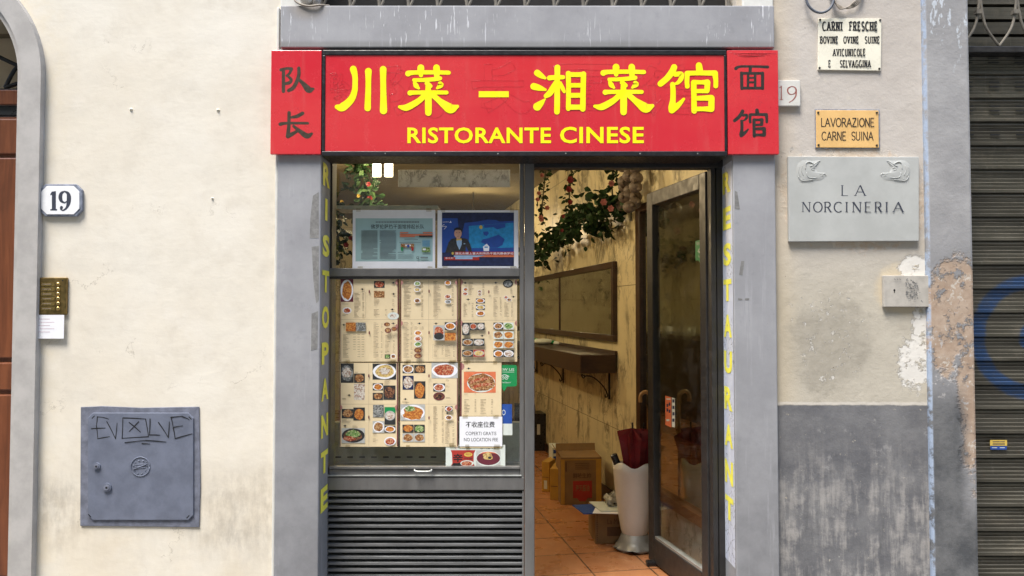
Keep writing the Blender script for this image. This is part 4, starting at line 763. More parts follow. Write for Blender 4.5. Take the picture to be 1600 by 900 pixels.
def menu5(q, mm):
    m = C3(mm); q.mat('maroon').quad(m, 1007, 33, 1013, 646)
    photo(q, m, 607, 48, 688, 110, 'brown', 'dkgrey', 'white'); photo(q, m, 692, 48, 775, 108, 'brown', 'dkgrey', None, 'E'); photo(q, m, 607, 127, 688, 230, 'white', 'navy', None, 'E'); photo(q, m, 692, 168, 775, 295, 'orange', 'dkgrey', None, 'E')
    photo(q, m, 820, 32, 1013, 145, 'red', 'greyprint', 'white'); photo(q, m, 833, 184, 920, 243, 'red', 'dkgrey', 'white'); photo(q, m, 833, 249, 918, 308, 'dark', None, 'maroon')
    photo(q, m, 592, 338, 772, 457, 'orange', 'greyprint', 'white'); q.mat(DISH['orange']).ell(m, 690, 415, 70, 38, None, 14, .4); q.mat(DISH['green']).ell(m, 660, 370, 42, 20, None, 14, .4)
    for b, k in (((607, 487, 688, 545), 'orange'), ((692, 487, 770, 545), 'green'), ((607, 551, 688, 612), 'brown'), ((692, 551, 770, 612), 'brown')): photo(q, m, *b, k, 'greyprint' if k == 'brown' else 'dkgrey', None, 'E')
    lines(q, m, 833, 352, 872, 622, 8.8, prices=896); lines(q, m, 921, 462, 955, 622, 8.8, prices=975); lines(q, m, 925, 155, 975, 170, 8); lines(q, m, 925, 200, 960, 215, 8); lines(q, m, 925, 285, 970, 296, 8); lines(q, m, 607, 312, 660, 325, 8)
    photo(q, m, 922, 350, 975, 388, 'red', 'dkgrey', 'white'); photo(q, m, 922, 415, 975, 452, 'brown', None, 'white'); seal(q, m, 630, 298); seal(q, m, 938, 400); fold(q, m, 803, 128); fold(q, m, 803, 436)
    rosette(q, m, 1008, 358, 15, False); q.mat('ink').quad(m, 595, 334, 1008, 335.5).quad(m, 802, 150, 803, 640)
def menu6(q, mm):
    m = C3(mm); q.mat('maroon').quad(m, 1031, 31, 1042, 428); rosette(q, m, 1042, 60, 20, True); seal(q, m, 1093, 74); q.mat('ink').quad(m, 1070, 95, 1140, 96)
    q.mat('orange').quad(m, 1058, 98, 1292, 252); q.mat('sidew').ell(m, 1185, 180, 104, 70); q.mat(DISH['brown']).poly(m, [(1085, 170), (1110, 128), (1200, 110), (1270, 140), (1290, 190), (1235, 235), (1150, 240), (1105, 220)])
    for k in range(5): q.mat(DISH['red' if k % 2 else 'brown']).brush(m, [(1095 + k * 12, 160 + k * 17, 10), (1150 + k * 12, 140 + k * 19, 13), (1215 + k * 14, 125 + k * 21, 9)])
    lines(q, m, 1060, 302, 1105, 410, 11, prices=1137); lines(q, m, 1180, 302, 1225, 410, 11, prices=1258); lines(q, m, 1060, 260, 1100, 268, 8, prices=1137)
MG = 'menu sheets taped inside the window'
for fn, b, lab in ((menu1, (531.5, 435, 622.5, 565), 'upper left menu sheet in window, with braised dish photo at its top left corner'), (menu2, (626, 435, 715.5, 565), 'upper middle menu sheet in window, mostly text with column of small dishes'), (menu3, (719.5, 435, 808, 565), 'upper right menu sheet in window, with grid of eight dish photos'),
                   (menu4, (531.5, 567, 622, 698), 'lower left menu sheet in window, with large yellow soup photo at its top'), (menu5, (625.5, 567, 715.5, 698), 'lower middle menu sheet in window, with red crab dish photo'), (menu6, (719, 566.5, 783.5, 700), 'narrow lower right menu sheet with skewers photo above the white notice')):
    sheet_thing('menu_sheet', lab, 'menu', MG, *b, 'cream_p', fn)
def notice(q, m):
    q.mat('black').text(m, '不收座位费', 727.5, 658.5, 773, 668, off=.012).text(m, 'COPERTI GRATIS', 727.5, 674.6, 775.5, 680, off=.0).text(m, 'NO LOCATION FEE', 725, 684.2, 778, 689.6, off=.0)
sheet_thing('notice', 'white notice with black Chinese and Italian text about free covers', 'notice', None, 718, 651, 784.8, 697.5, 'white', notice, YG - .001)
def poster1(q, mm):
    m = crop(mm, 500, 240, 4.5); q.mat('teal').quad(m, 250, 455, 792, 758)
    q.mat('black').text(m, '佛罗伦萨热干面馆排起长队', 357, 497, 733, 529, off=.008); lines(q, m, 392, 476, 398, 480, 8, 'inkg'); q.mat('inkg')
    for i in range(28): q.quad(m, 392 + i * 11, 476, 392 + i * 11 + 8, 487)
    for x0, x1 in ((290, 405), (420, 535)):
        y = 541
        while y < 738: q.mat('inkg').quad(m, x0 + (10 if rng.random() < .12 else 0), y, x1 - (rng.random() * 60 if rng.random() < .2 else 0), y + 4.2); y += 8.4
    lines(q, m, 548, 710, 662, 740, 8.4, 'inkg', lo=.9); q.mat('orange').quad(m, 563, 567, 792, 578).quad(m, 563, 580, 668, 587); q.mat('dkgrey').quad(m, 697, 576, 792, 588); q.mat('orange').quad(m, 563, 553, 622, 561).quad(m, 725, 553, 792, 561)
    q.mat('inkg').quad(m, 595, 603, 690, 607).quad(m, 560, 625, 710, 628).quad(m, 548, 693, 580, 697); q.mat(DISH['brown']).quad(m, 570, 634, 662, 660); q.mat('green').poly(m, [(568, 660), (584, 655), (586, 684), (572, 684)]); q.mat('cardr').poly(m, [(640, 655), (660, 660), (658, 684), (646, 684)]); q.mat('white').quad(m, 600, 640, 640, 652); q.mat('blue').ell(m, 622, 650, 10, 10)
    lines(q, m, 720, 608, 778, 655, 7, 'sky', lo=.9); q.mat(DISH['green']).quad(m, 718, 661, 775, 694); q.mat('white').quad(m, 725, 668, 745, 680); q.mat('dkgrey').quad(m, 680, 725, 697, 740); q.mat('teal').quad(m, 683, 728, 694, 736); q.mat('inkg').quad(m, 708, 727, 760, 738)
sheet_thing('poster', 'laminated greenish newspaper cutting about noodle queue in upper window pane', 'poster', 'laminated prints in the upper pane', 551, 328, 680, 419, 'white', poster1)
def poster2(q, mm):
    m = crop(mm, 680, 320, 8.57); q.mat('navy').quad(m, 90, 103, 1055, 822)
    q.mat('blue').poly(m, [(92, 180), (300, 180), (345, 640), (92, 640)]).poly(m, [(395, 242), (560, 225), (700, 198), (820, 205), (860, 225), (1053, 215), (1053, 640), (330, 640), (345, 440)])
    q.mat('sky').poly(m, [(450, 285), (620, 270), (1050, 240), (1050, 575), (490, 580), (455, 520)]); q.mat('blue').poly(m, [(640, 362), (700, 355), (720, 380), (690, 420), (650, 400)]).poly(m, [(700, 450), (850, 400), (930, 460), (900, 540), (830, 575), (740, 575), (690, 540), (610, 500), (640, 460)]).poly(m, [(650, 270), (940, 250), (940, 300), (830, 330), (780, 300), (660, 310)])
    q.mat('gold').ell(m, 612, 300, 22, 26); q.mat('white').poly(m, [(640, 560), (690, 520), (725, 560), (720, 620), (650, 620)]); q.mat('sky').quad(m, 660, 560, 705, 575)
    q.mat('white').text(m, 'CCTV', 100, 222, 182, 240, off=.0).poly(m, [(190, 240), (205, 215), (220, 240)]).brush(m, [(120, 262, 3), (95, 290, 3), (150, 290, 3), (120, 325, 3)])
    # presenter
    q.mat('dkgrey').poly(m, [(135, 640), (180, 500), (215, 460), (285, 440), (350, 440), (430, 460), (470, 530), (495, 640)]); q.mat('blue').poly(m, [(405, 640), (412, 555), (445, 620), (448, 640)])
    q.mat('shirt').poly(m, [(283, 470), (358, 470), (355, 530), (325, 605), (290, 530)]); q.mat('gold').poly(m, [(285, 452), (320, 462), (352, 450), (352, 480), (320, 472), (287, 482)]); q.mat('skin').ell(m, 305, 385, 50, 62).quad(m, 285, 430, 335, 456); q.mat('black').poly(m, [(250, 370), (255, 320), (290, 302), (330, 305), (355, 330), (358, 372), (345, 340), (300, 335), (262, 342)])
    q.mat('dkgrey').quad(m, 278, 370, 298, 375).quad(m, 316, 370, 336, 375).quad(m, 292, 420, 318, 424); q.mat('shirt').quad(m, 380, 515, 402, 528)
    q.mat('cardr').quad(m, 260, 628, 1055, 672); q.mat('white').text(m, '湖北女婿上意大利传热干面风靡佛罗伦', 266, 636, 1052, 668, off=.01); q.mat('shirt').quad(m, 250, 678, 680, 700); q.mat('orange').poly(m, [(560, 700), (680, 676), (1055, 676), (1055, 700)]); q.mat('cardr').quad(m, 120, 700, 590, 742); q.mat('white').text(m, '意大利', 135, 704, 240, 724); q.mat('shirt').quad(m, 270, 702, 500, 728); q.mat('gold').ell(m, 235, 650, 16, 18)
sheet_thing('poster', 'laminated television news print with presenter in dark suit in upper pane', 'poster', 'laminated prints in the upper pane', 683.5, 328.5, 810, 418.5, 'white', poster2)
def noodle(q, mm):
    m = crop(mm, 690, 690, 13.33); q.mat('cardr').text(m, '신', 285, 85, 330, 155, off=.01).mat('dkgrey').text(m, '라면 5€', 345, 85, 620, 155, off=.01).text(m, '공기밥 1€', 800, 85, 1130, 158, off=.01)
    q.mat('cardr').poly(m, [(188, 178), (705, 178), (670, 250), (665, 440), (692, 520), (190, 520), (225, 450), (215, 240)]); q.mat('black').poly(m, [(190, 520), (250, 445), (320, 450), (400, 430), (420, 520)]); q.mat('black').text(m, '辛', 240, 250, 440, 425, off=.03)
    q.mat('gold').ell(m, 555, 268, 88, 45); q.mat('cardr').text(m, '매운맛', 500, 245, 610, 285, off=.01); q.mat('sidew').ell(m, 530, 450, 140, 62, None, 20); q.mat(DISH['red']).ell(m, 525, 455, 115, 48, None, 16, .2); q.mat('dkgrey').text(m, '라면', 470, 335, 640, 370, off=.01)
    q.mat('greyprint').quad(m, 722, 180, 1225, 528); q.mat('sidew').ell(m, 975, 355, 258, 165); q.mat('maroon').ell(m, 975, 350, 245, 140); q.mat('orange').poly(m, [(760, 270), (860, 222), (975, 208), (1100, 225), (1190, 275), (1120, 245), (975, 232), (850, 245)]); q.mat(DISH['yellow']).ell(m, 965, 310, 110, 80, None, 18, .5); q.mat('dkgrey').ell(m, 1000, 335, 36, 26)
sheet_thing('poster', 'pale instant noodle price poster with red packet and soup bowl below the notice', 'poster', None, 696.5, 695, 789.5, 730, 'sidew', noodle, YG + .0005)
def rev(q, mm):
    m = crop(mm, 500, 560, 4.706); q.mat('sidew').text(m, 'REVIEW US', 1262, 72, 1428, 92, off=.006).quad(m, 1270, 99, 1428, 102).text(m, 'tripadvisor', 1270, 170, 1406, 186).ell(m, 1343, 142, 13, 14).ell(m, 1371, 142, 13, 14); q.mat('green').ell(m, 1343, 142, 9, 10).ell(m, 1371, 142, 9, 10); q.mat('sidew').ell(m, 1343, 142, 4, 4).ell(m, 1371, 142, 4, 4)
    q.brush(m, [(1325, 132, 2.5), (1357, 120, 2.5), (1389, 132, 2.5)])
q = MB().mat('green'); mm = crop(FP(YG + .0012), 500, 560, 4.706); q.poly(mm, [(1240, 48), (1438, 48), (1448, 58), (1448, 196), (1438, 206), (1375, 208), (1354, 243), (1334, 208), (1240, 206)][::-1], d=0); rev(q, FP(YG + .0011)); single('sticker', q, 'green review us sticker with owl eyes in the lower window pane', 'sticker', 'stickers on the glass')
q = MB().mat('blue'); m5 = FP(YG + .0013); q.quad(m5, 775, 631.5, 800, 662, d=0).mat('sidew').quad(m5, 775, 662, 800.5, 680, d=0).text(crop(m5, 500, 560, 4.706), 'O', 1338, 377, 1364, 418, d=.0002); single('sticker', q, 'blue and white sticker half hidden behind the white notice', 'sticker', 'stickers on the glass')

# display ledge behind the lower pane
dc = thing('display_counter', 'grey green display counter behind the lower window pane', 'counter', (WX(660, 900, .6), .45, 0))
q = MB().mat('lid').box(WX(505, 700, .45), WX(815, 700, .45), .42, .46, WZ(722, .42), WZ(660, .42)); part('back_panel', q, dc)
q = MB().mat('steel'); 
for y0, y1, yf in ((722, 728, .40), (733, 737, .34), (742, 746, .28)): q.box(WX(506, 730, .4), WX(814, 730, .4), yf, yf + .03, WZ(y1, yf), WZ(y0, yf))
part('rail', q, dc, bev=.003)
q = MB().mat('lid').box(WX(505, 700, .4) , WX(815, 700, .4), .2, .46, WZ(760, .3), WZ(752, .3)).box(WX(505, 700, .4), WX(815, 700, .4), .22, .46, .02, WZ(762, .3)); part('cabinet', q, dc)
q = MB().mat('black')
for k in range(9): q = MB().mat('black').quad(FP(.4195), 524 + k * 18.6, 713, 533 + k * 18.6, 715.5, d=0); part('vent_slot', q, dc)

# marbled panel and glass ledge seen in the upper pane
q = MB().mat('gmarble').pbox(622, 265, 797, 292, .5, .515); single('hanging_bulkhead', q, 'pale grey marbled strip hanging behind the upper window pane', 'bulkhead', bev=.002)
q = MB().mat('lid').pbox(524, 321, 684, 327, .3, .45); single('glass_shelf', q, 'greenish shelf edge just above the newspaper cutting', 'shelf', bev=.002)

# ------------------------------------------------------------------ interior: wall fittings
def rwm(u0, px, py): return RW(px, py, u0)
def slab(q, pA, pB, z0, z1, u0, u1):                          # box on the right wall between two wall points, from u0 to u1 metres off it
    a = Vector((pA.x, pA.y, 0)); b = Vector((pB.x, pB.y, 0)); va, vb = (a - WP).dot(WD), (b - WP).dot(WD); va, vb = min(va, vb), max(va, vb)
    o = Vector(room(u0, va, z0)); q.obox(o, Vector(room(u1, va, z0)) - o, Vector(room(u0, vb, z0)) - o, (0, 0, z1 - z0)); return q
def wv(px, py=500): p = RW(px, py); return (Vector((p.x, p.y, 0)) - WP).dot(WD)
def wz(px, py): return RW(px, py).z
def sl(q, v0, v1, z0, z1, u0, u1):
    o = Vector(room(u0, v0, z0)); q.obox(o, Vector(room(u1, v0, z0)) - o, Vector(room(u0, v1, z0)) - o, (0, 0, z1 - z0)); return q
v0, v1 = wv(965), wv(790); zt, zb = wz(965, 408), wz(965, 534)
mi = thing('wall_mirror', 'wide dark framed mirror on the marble wall above the bar shelf', 'mirror', room(.01, (v0 + v1) / 2, zb))
q = MB().mat('dwood'); f_ = .045; sl(q, v0, v1, zt - f_, zt, 0.001, .035); sl(q, v0, v1, zb, zb + f_, 0.001, .035); sl(q, v0, v0 + f_, zb + f_, zt - f_, .001, .035); sl(q, v1 - f_, v1, zb + f_, zt - f_, .001, .035); sl(q, wv(877), wv(877) + .02, zb + f_, zt - f_, .001, .02); part('frame', q, mi, bev=.004)
q = MB().mat('mirror'); sl(q, v0 + f_, v1 - f_, zb + f_, zt - f_, .001, .012); part('mirror_glass', q, mi)
# big mirror with dark frame nearer the door
v2, v3 = wv(1001), -1.3; zt2, zb2 = wz(1001, 322), wz(1034, 771)
mi2 = thing('wall_mirror', 'tall dark framed mirror panel on right wall seen behind the glass door', 'mirror', room(.01, (v2 + v3) / 2, zb2))
q = MB().mat('dwood'); sl(q, v2 - .075, v2, zb2 + .03, zt2, .001, .035); sl(q, v3, v2 - .075, zt2 - .05, zt2, .001, .035); part('frame', q, mi2, bev=.004)
q = MB().mat('mirror'); sl(q, v3, v2 - .075, zb2 + .03, zt2 - .05, .001, .012); part('mirror_glass', q, mi2)
q = MB().mat(m_wood('brown_ledge_wood', (.11, .045, .02), (.17, .075, .035), .4)); sl(q, v3, v2, zb2 - .03, zb2 + .03, .001, .045); part('ledge', q, mi2, bev=.004)
q = MB().mat('marbleg'); sl(q, v3, v2 + .02, FZ, zb2 - .03, .001, .02); single('skirting_panel', q, 'low veined white marble panel below the tall mirror', 'panel')
# shelf
zs1, zs0 = wz(965, 553), wz(965, 583); 
sh = thing('bar_shelf', 'dark brown wall shelf on iron brackets under the mirror', 'shelf', room(.12, v0, zs0))
q = MB().mat('dwood'); sl(q, v0, v1, zs0, zs1 - .006, .012, .27); part('board', q, sh, bev=.004)
q = MB().mat('dwood'); sl(q, v0, v1, zs1 - .006, zs1 + .02, .001, .02); part('back_strip', q, sh, bev=.002)
for px in (953, 881, 840):
    v = wv(px) ; q = MB().mat('iron'); P = lambda u, z: room(u, v, z)
    q.tube([P(.008, zs0), P(.008, zs0 - .2)], .007, 6).tube([P(.01, zs0 - .006), P(.2, zs0 - .006)], .006, 6).tube([P(.19, zs0 - .03), P(.215, zs0 - .02), P(.2, zs0 - .045), P(.18, zs0 - .03), P(.12, zs0 - .045), P(.05, zs0 - .11), P(.02, zs0 - .17), P(.035, zs0 - .185), P(.04, zs0 - .165)], .005, 6, 4); part('bracket', q, sh, smooth=True)
nb = Vector(room(.13, wv(842), zs1)); q = MB().mat('plast'); ax = WD * .10; ay = WN * .09
q.obox(nb, ax, ay, (0, 0, .10)).mat('cardr').obox(nb + Vector((0, 0, .045)) + WN * .03 - WD * .0008, WD * .0006, WN * .025, (0, 0, .03)); q.mat('white').obox(nb + WD * .02 + WN * .03 + Vector((0, 0, .1)), WD * .05, WN * .02, (0, 0, .025))
single('napkin_box', q, 'white napkin box with red mark at the far end of the shelf', 'box', bev=.004)
pb = Vector(room(.15, wv(873), zs1)); q = MB().mat('sidew'); 
q.ball((pb.x, pb.y, pb.z + .025), .11, .07, .028, 14).mat('green').ball((pb.x - .07, pb.y + .02, pb.z + .03), .045, .05, .026, 10).ball((pb.x + .09, pb.y - .02, pb.z + .02), .04, .03, .018, 10).mat('sidew').tube([(pb.x + .1, pb.y - .03, pb.z + .015), (pb.x + .2, pb.y - .07, pb.z + .006)], .02, 8, 0, .3)
single('snack_bag', q, 'crumpled white and green snack bag lying on the bar shelf', 'bag', smooth=True)
q = MB().mat('dwood'); sl(q, wv(1000), 6.2, FZ, FZ + .08, .001, .014); single('skirting_board', q, 'dark skirting board along the marble wall', 'skirting')

# left side of the room: counter with things on it (seen in the mirrors)
ct = thing('service_counter', 'dark wooden service counter along the left side of the room', 'counter', room(2.4, 4, FZ))
q = MB().mat('dwood'); sl(q, .3, 6.1, FZ, 1.22, 2.25, 2.75); part('cabinet', q, ct)
q = MB().mat('dwood'); sl(q, .25, 6.15, 1.22, 1.26, 2.2, 2.78); part('top', q, ct, bev=.004)
for k in range(6):
    p = room(2.3 + .1 * (k % 2), 3.6 + k * .36, 1.26); q = MB().mat(('plast', 'white', 'sidew')[k % 3]); q.lathe([(.001, 0), (.035, 0), (.042, .10), (.038, .10), (.03, .01)], p, 16)
    single('cup', q, 'white cup on the dark service counter, seen only by reflection', 'cup', 'cups on the service counter', smooth=True)

# ------------------------------------------------------------------ vines, flowers, garlic
def leafs(q, c, n, spread, size, mats=('leaf', 'leaf', 'leaf', 'leaf2')):
    for _ in range(n):
        p = Vector(c) + Vector((rng.gauss(0, spread[0]), rng.gauss(0, spread[1]), rng.gauss(0, spread[2]))); a = Vector((rng.uniform(-1, 1), rng.uniform(-1, .4), rng.uniform(-1, .4))).normalized(); b = a.cross(Vector((rng.uniform(-1, 1), rng.uniform(-1, 1), rng.uniform(-1, 1)))).normalized(); nn = a.cross(b) * .12
        s_ = size * rng.uniform(.6, 1.25); q.mat(rng.choice(mats))
        q.add([p, p + (a * .35 + b * .38 + nn) * s_, p + (a * .8 + b * .26 + nn) * s_, p + a * s_ * 1.1, p + (a * .8 - b * .26 + nn) * s_, p + (a * .35 - b * .38 + nn) * s_], [(0, 1, 2, 3), (0, 3, 4, 5)])
def flower(q, c, r, mat):
    q.mat(mat)
    for ring, (k, rr, up) in enumerate(((6, 1.0, .1), (5, .7, .4), (4, .4, .7))):
        for j in range(k):
            a = 2 * math.pi * j / k + ring * .5 + rng.random() * .3; d = Vector((math.cos(a), -.25 - up, math.sin(a))).normalized(); t = Vector((-math.sin(a), 0, math.cos(a)))
            c0 = Vector(c) + Vector((0, -up * r * .3, 0)); q.add([c0, c0 + (d * .6 + t * .42) * r * rr, c0 + d * r * rr, c0 + (d * .6 - t * .42) * r * rr], [(0, 1, 2, 3)])
def vine(label, path, dens, spread, size, flowers, group='artificial vines with flowers'):
    flowers = [(c, r * .46, m) for c, r, m in flowers]
    P = [Vector(p) for p in catmull(path, 6)]; b = min(P, key=lambda p: p.z)
    o = thing('flower_vine', label, 'vine', tuple(b), group)
    part('stem', MB().mat('stem').tube(P, .006, 6), o)
    q = MB()
    for p in P: leafs(q, p, dens, spread, size)
    part('foliage', q, o)
    for (c, r, m) in flowers: q = MB(); flower(q, c, r, m); part('flower', q, o)
    return o
rw = lambda px, py, u=.12: tuple(RW(px, py, u))
vine('thick green garland sagging across the marble wall above the mirror', [rw(790, 430, .2), rw(845, 388, .2), rw(880, 364, .2), rw(920, 338, .18), rw(962, 312, .15)], 26, (.07, .06, .05), .058, [(rw(943, 316, .3), .055, 'pinkf'), (rw(954, 326, .3), .05, 'pinkf'), (rw(880, 338, .3), .04, 'redf'), (rw(846, 343, .34), .055, 'pinkf'), (rw(878, 360, .34), .03, 'redf')])
vine('hanging vine with dark red roses right of the doorway post', [rw(892, 235), rw(893, 270), rw(890, 300), rw(889, 325)], 4, (.02, .03, .04), .05, [(rw(891, 281, .2), .07, 'redf'), (rw(889, 296, .2), .065, 'redf'), (rw(891, 316, .2), .05, 'redf'), (rw(886, 262, .2), .05, 'redf')])
vine('hanging vine with salmon flowers close beside the doorway post', [rw(850, 230), rw(852, 270), rw(848, 310), rw(846, 345)], 4, (.022, .03, .04), .05, [(rw(847, 274, .2), .05, 'pinkf'), (rw(842, 302, .2), .05, 'pinkf'), (rw(855, 325, .22), .055, 'pinkf'), (rw(845, 340, .22), .06, 'pinkf'), (rw(840, 312, .2), .05, 'pinkf')])
vine('short vine hanging beside the garlic braid', [rw(957, 230), rw(958, 260), rw(956, 285), rw(958, 320)], 3, (.022, .03, .04), .05, [(rw(955, 287, .2), .05, 'pinkf')])
vine('small leaf sprig dangling below the garland at the post', [rw(850, 385, .15), rw(849, 400, .15), rw(847, 410, .15)], 4, (.06, .04, .04), .06, [])
vine('small leaf sprig dangling below the garland near its right end', [rw(940, 335, .15), rw(938, 350, .15), rw(940, 358, .15)], 4, (.05, .04, .04), .06, [])
def win(px, py, Y): p = W(px, py, Y); return tuple(p)
vine('trailing vine with red and yellow flowers behind upper left window pane', [win(566, 235, 1.7), win(562, 262, 1.7), win(572, 290, 1.7), win(570, 325, 1.7)], 13, (.045, .06, .05), .05, [(win(576, 288, 1.6), .04, 'redf'), (win(578, 310, 1.6), .045, 'redf'), (win(560, 306, 1.6), .03, 'gold'), (win(534, 316, 1.6), .035, 'gold')])
vine('low vine with red blossom behind the pane left of the newspaper cutting', [win(516, 318, 1.0), win(522, 340, 1.0), win(528, 370, 1.0), win(524, 388, 1.0)], 9, (.05, .06, .05), .042, [(win(541, 383, .9), .04, 'redf'), (win(548, 372, .9), .03, 'redf')])
vine('long garland along the left wall, seen in the tall mirror', [room(2.65, 1.0, 2.25), room(2.65, 2, 2.35), room(2.65, 3.2, 2.3), room(2.65, 4.6, 2.4), room(2.65, 6, 2.3)], 17, (.08, .10, .08), .085, [(room(2.55, 4.4, 2.55), .12, 'pinkf'), (room(2.55, 5.2, 2.42), .11, 'redf'), (room(2.55, 3.6, 2.5), .11, 'pinkf')])
gb = thing('garlic_braid', 'braid of garlic bulbs hanging on the marble wall', 'garlic', rw(985, 340))
q = MB().mat('stem').tube([rw(983, 225), rw(984, 280), rw(986, 345)], .008, 6); part('cord', q, gb)
for i in range(15):
    px = 974 + (i % 3) * 9.5 + rng.uniform(-2, 2); py = 262 + (i // 3) * 14.5 + rng.uniform(-3, 3) + (i % 2) * 4; c = RW(px, py, .12 + rng.uniform(-.03, .04)); q = MB().mat('garlic'); q.ball(tuple(c), .042, .042, .037, 12)
    a = Vector((rng.uniform(-.4, .4), -.8, rng.uniform(-.5, .1))).normalized(); q.tube([tuple(c + a * .036), tuple(c + a * .055)], .014, 8, 0, .5).mat('garlicd').tube([tuple(c + a * .053), tuple(c + a * .06)], .009, 8); part('bulb', q, gb, smooth=True)

# ------------------------------------------------------------------ cartons, umbrella stand
def carton(name, label, pL, pR, pyb, pyt, mat, deco_fn=None, depth=.3, group='cartons on the tile floor', turn=0.0, flap=False):
    a = FLOOR(pL, pyb); b = FLOOR(pR, pyb); w = (b - a).length; h = (pyb - pyt) / FPX * (a.y - CAM.y); e = Vector((math.cos(turn), math.sin(turn), 0)); n = Vector((-math.sin(turn), math.cos(turn), 0))
    o = thing(name, label, 'carton', tuple(a), group); q = MB().mat(mat).obox(a, e * w, n * depth, (0, 0, h)); part('box', q, o, bev=.003)
    def f(u, v, d=0.0): return tuple(a + e * (w * u) + Vector((0, 0, h * (1 - v))) - n * (.0012 + d))
    if deco_fn: q = MB(); deco_fn(q, f); part('print', q, o)
    if flap: q = MB().mat(mat).obox(a + n * depth + Vector((0, 0, h)), e * w, n * .004 + Vector((0, 0, .001)), (0, .02, .05)).obox(a + Vector((0, 0, h)), n * depth, -e * .03 + Vector((0, 0, .05)), e * .003 + Vector((0, 0, .003))); part('flap', q, o)
    return o, a, e, n, w, h
def big(q, f):
    q.mat('cardr').quad(f, .30, .50, .76, .86).poly(f, [(.40, .86), (.66, .86), (.60, .93), (.46, .93)][::-1]).mat('cardd').text(f, '鲜味生抽', .30, .33, .74, .44, off=.02); q.mat('card').text(f, '海天酱油', .36, .58, .70, .72, off=.02)
    for k in range(4): q.mat('cardd').quad(f, .35, .12 + k * .04, .70, .133 + k * .04)
    q.quad(f, .12, .10, .15, .30).mat('cardd').text(f, '上', .88, .6, .94, .7).quad(f, .89, .74, .93, .95); q.mat('card2').quad(f, .0, .04, 1, .06).quad(f, .86, .06, .99, .99).quad(f, .01, .06, .1, .99)
carton('carton', 'large brown sauce carton with red printed block standing by the wall', 876, 941, 789, 716, 'card', big, .26, turn=R(4), flap=True)
carton('carton', 'yellow carton with barcode left of the big brown carton', 846.5, 859, 768, 722, 'card2', lambda q, f: q.mat('sidew').quad(f, .3, .62, .7, .9).mat('cardd').quad(f, .1, .5, .9, .52), .25, turn=R(-20))
carton('carton', 'narrow yellow carton touching the big brown carton', 859.5, 873, 781, 733, 'card2', lambda q, f: q.mat('cardd').quad(f, .1, .55, .9, .57), .25, turn=R(-12))
carton('carton', 'blue and white carton peeking out behind the big brown carton', 863, 880, 762, 700, 'sidew', lambda q, f: [q.mat('blue').quad(f, .1, .06 + k * .16, .9, .15 + k * .16) for k in range(5)], .2, turn=R(5))
o_, a, e, n, w, h = carton('carton', 'low brown wine carton with dark printed picture under papers', 930, 984, 850, 803, 'card', lambda q, f: [q.mat('cardd').quad(f, .35, .45, 1.0, .75), q.text(f, 'La Maison', .36, .18, .98, .36), [q.quad(f, .04, .05 + k * .06, .08, .075 + k * .06) for k in range(15)]], .26, turn=R(3))
T = a + Vector((0, 0, h)); q = MB()
q.mat('blue').obox(T + Vector((-.07, -.04, .004)), (.26, .05, 0), (-.05, .2, 0), (0, 0, .005)).mat('white').obox(T + Vector((-.02, -.05, .012)), (.2, -.02, 0), (.05, .19, .01), (0, 0, .003)).mat('sidew').obox(T + Vector((.03, -.03, .018)), (.17, .0, 0), (-.05, .18, .01), (0, 0, .004)).mat('greyprint').obox(T + Vector((.0, .03, .001)), (.22, .02, 0), (0, .18, 0), (0, 0, .003))
single('paper_stack', q, 'untidy stack of blue folder and white papers on the low carton', 'papers')
q = MB().mat(flat('cloudy_plastic_film', (.40, .38, .33), .3, .3, 30, .6, 60)); p = FLOOR(960, 800, FZ + .2)
q.ball((p.x + .01, p.y + .16, FZ + .225), .05, .06, .04, 14).ball((p.x + .035, p.y + .15, FZ + .25), .032, .04, .035, 12)
q.v = [(x + rng.gauss(0, .009), y + rng.gauss(0, .009), z + rng.gauss(0, .009)) for x, y, z in q.v]; single('plastic_bag', q, 'crumpled clear plastic bag behind the papers next to the umbrella stand', 'bag', smooth=True)
q = MB(); p = FLOOR(836, 705); q.mat('blackp').obox(p + Vector((-.2, 0, 0)), (.32, .02, 0), (0, .25, 0), (0, 0, .36)).obox(p + Vector((-.2, .02, .36)), (.2, 0, 0), (0, .2, 0), (0, 0, .08)).mat('greyprint').obox(p + Vector((.02, -.002, .16)), (.03, .002, 0), (0, .001, 0), (0, 0, .1)); single('black_case', q, 'black equipment case at the far end of the tile floor', 'case', bev=.01)
uc = FLOOR(994, 862); uc.y += .05; uc.z = FZ
us = thing('umbrella_stand', 'tall white plastic umbrella stand with wavy rim on grey metal foot', 'umbrella stand', tuple(uc))
sc_ = (uc.y - CAM.y) / FPX; rt = 34 * sc_; rb = 19 * sc_; hh = 133 * sc_; zb_ = 24 * sc_
prof = [(rb, zb_), (rb * 1.12, zb_ + .02), (rb * 1.35, zb_ + .12), (rb * 1.6, zb_ + .26), (rt * .96, zb_ + .36), (rt, hh), (rt * .94, hh), (rt * .9, zb_ + .36), (rb * 1.3, zb_ + .12), (.01, zb_ + .03)]
q = MB().mat('plast').lathe(prof, tuple(uc), 48, lambda k, a_: (.014 * math.sin(5 * a_ + .8), 0) if k in (5, 6) else (0, 0)); part('vase', q, us, smooth=True)
q = MB().mat('alum').lathe([(rb * .9, zb_ + .012), (rb * 1.08, zb_), (rb * 1.25, zb_ - .03), (rb * 1.6, .02), (rb * 1.75, .004), (.01, .004)], tuple(uc), 40, lambda k, a_: (.010 * (1 + math.sin(6 * a_)), .012 * math.sin(6 * a_)) if k == 4 else (0, 0)); part('foot', q, us, smooth=True)
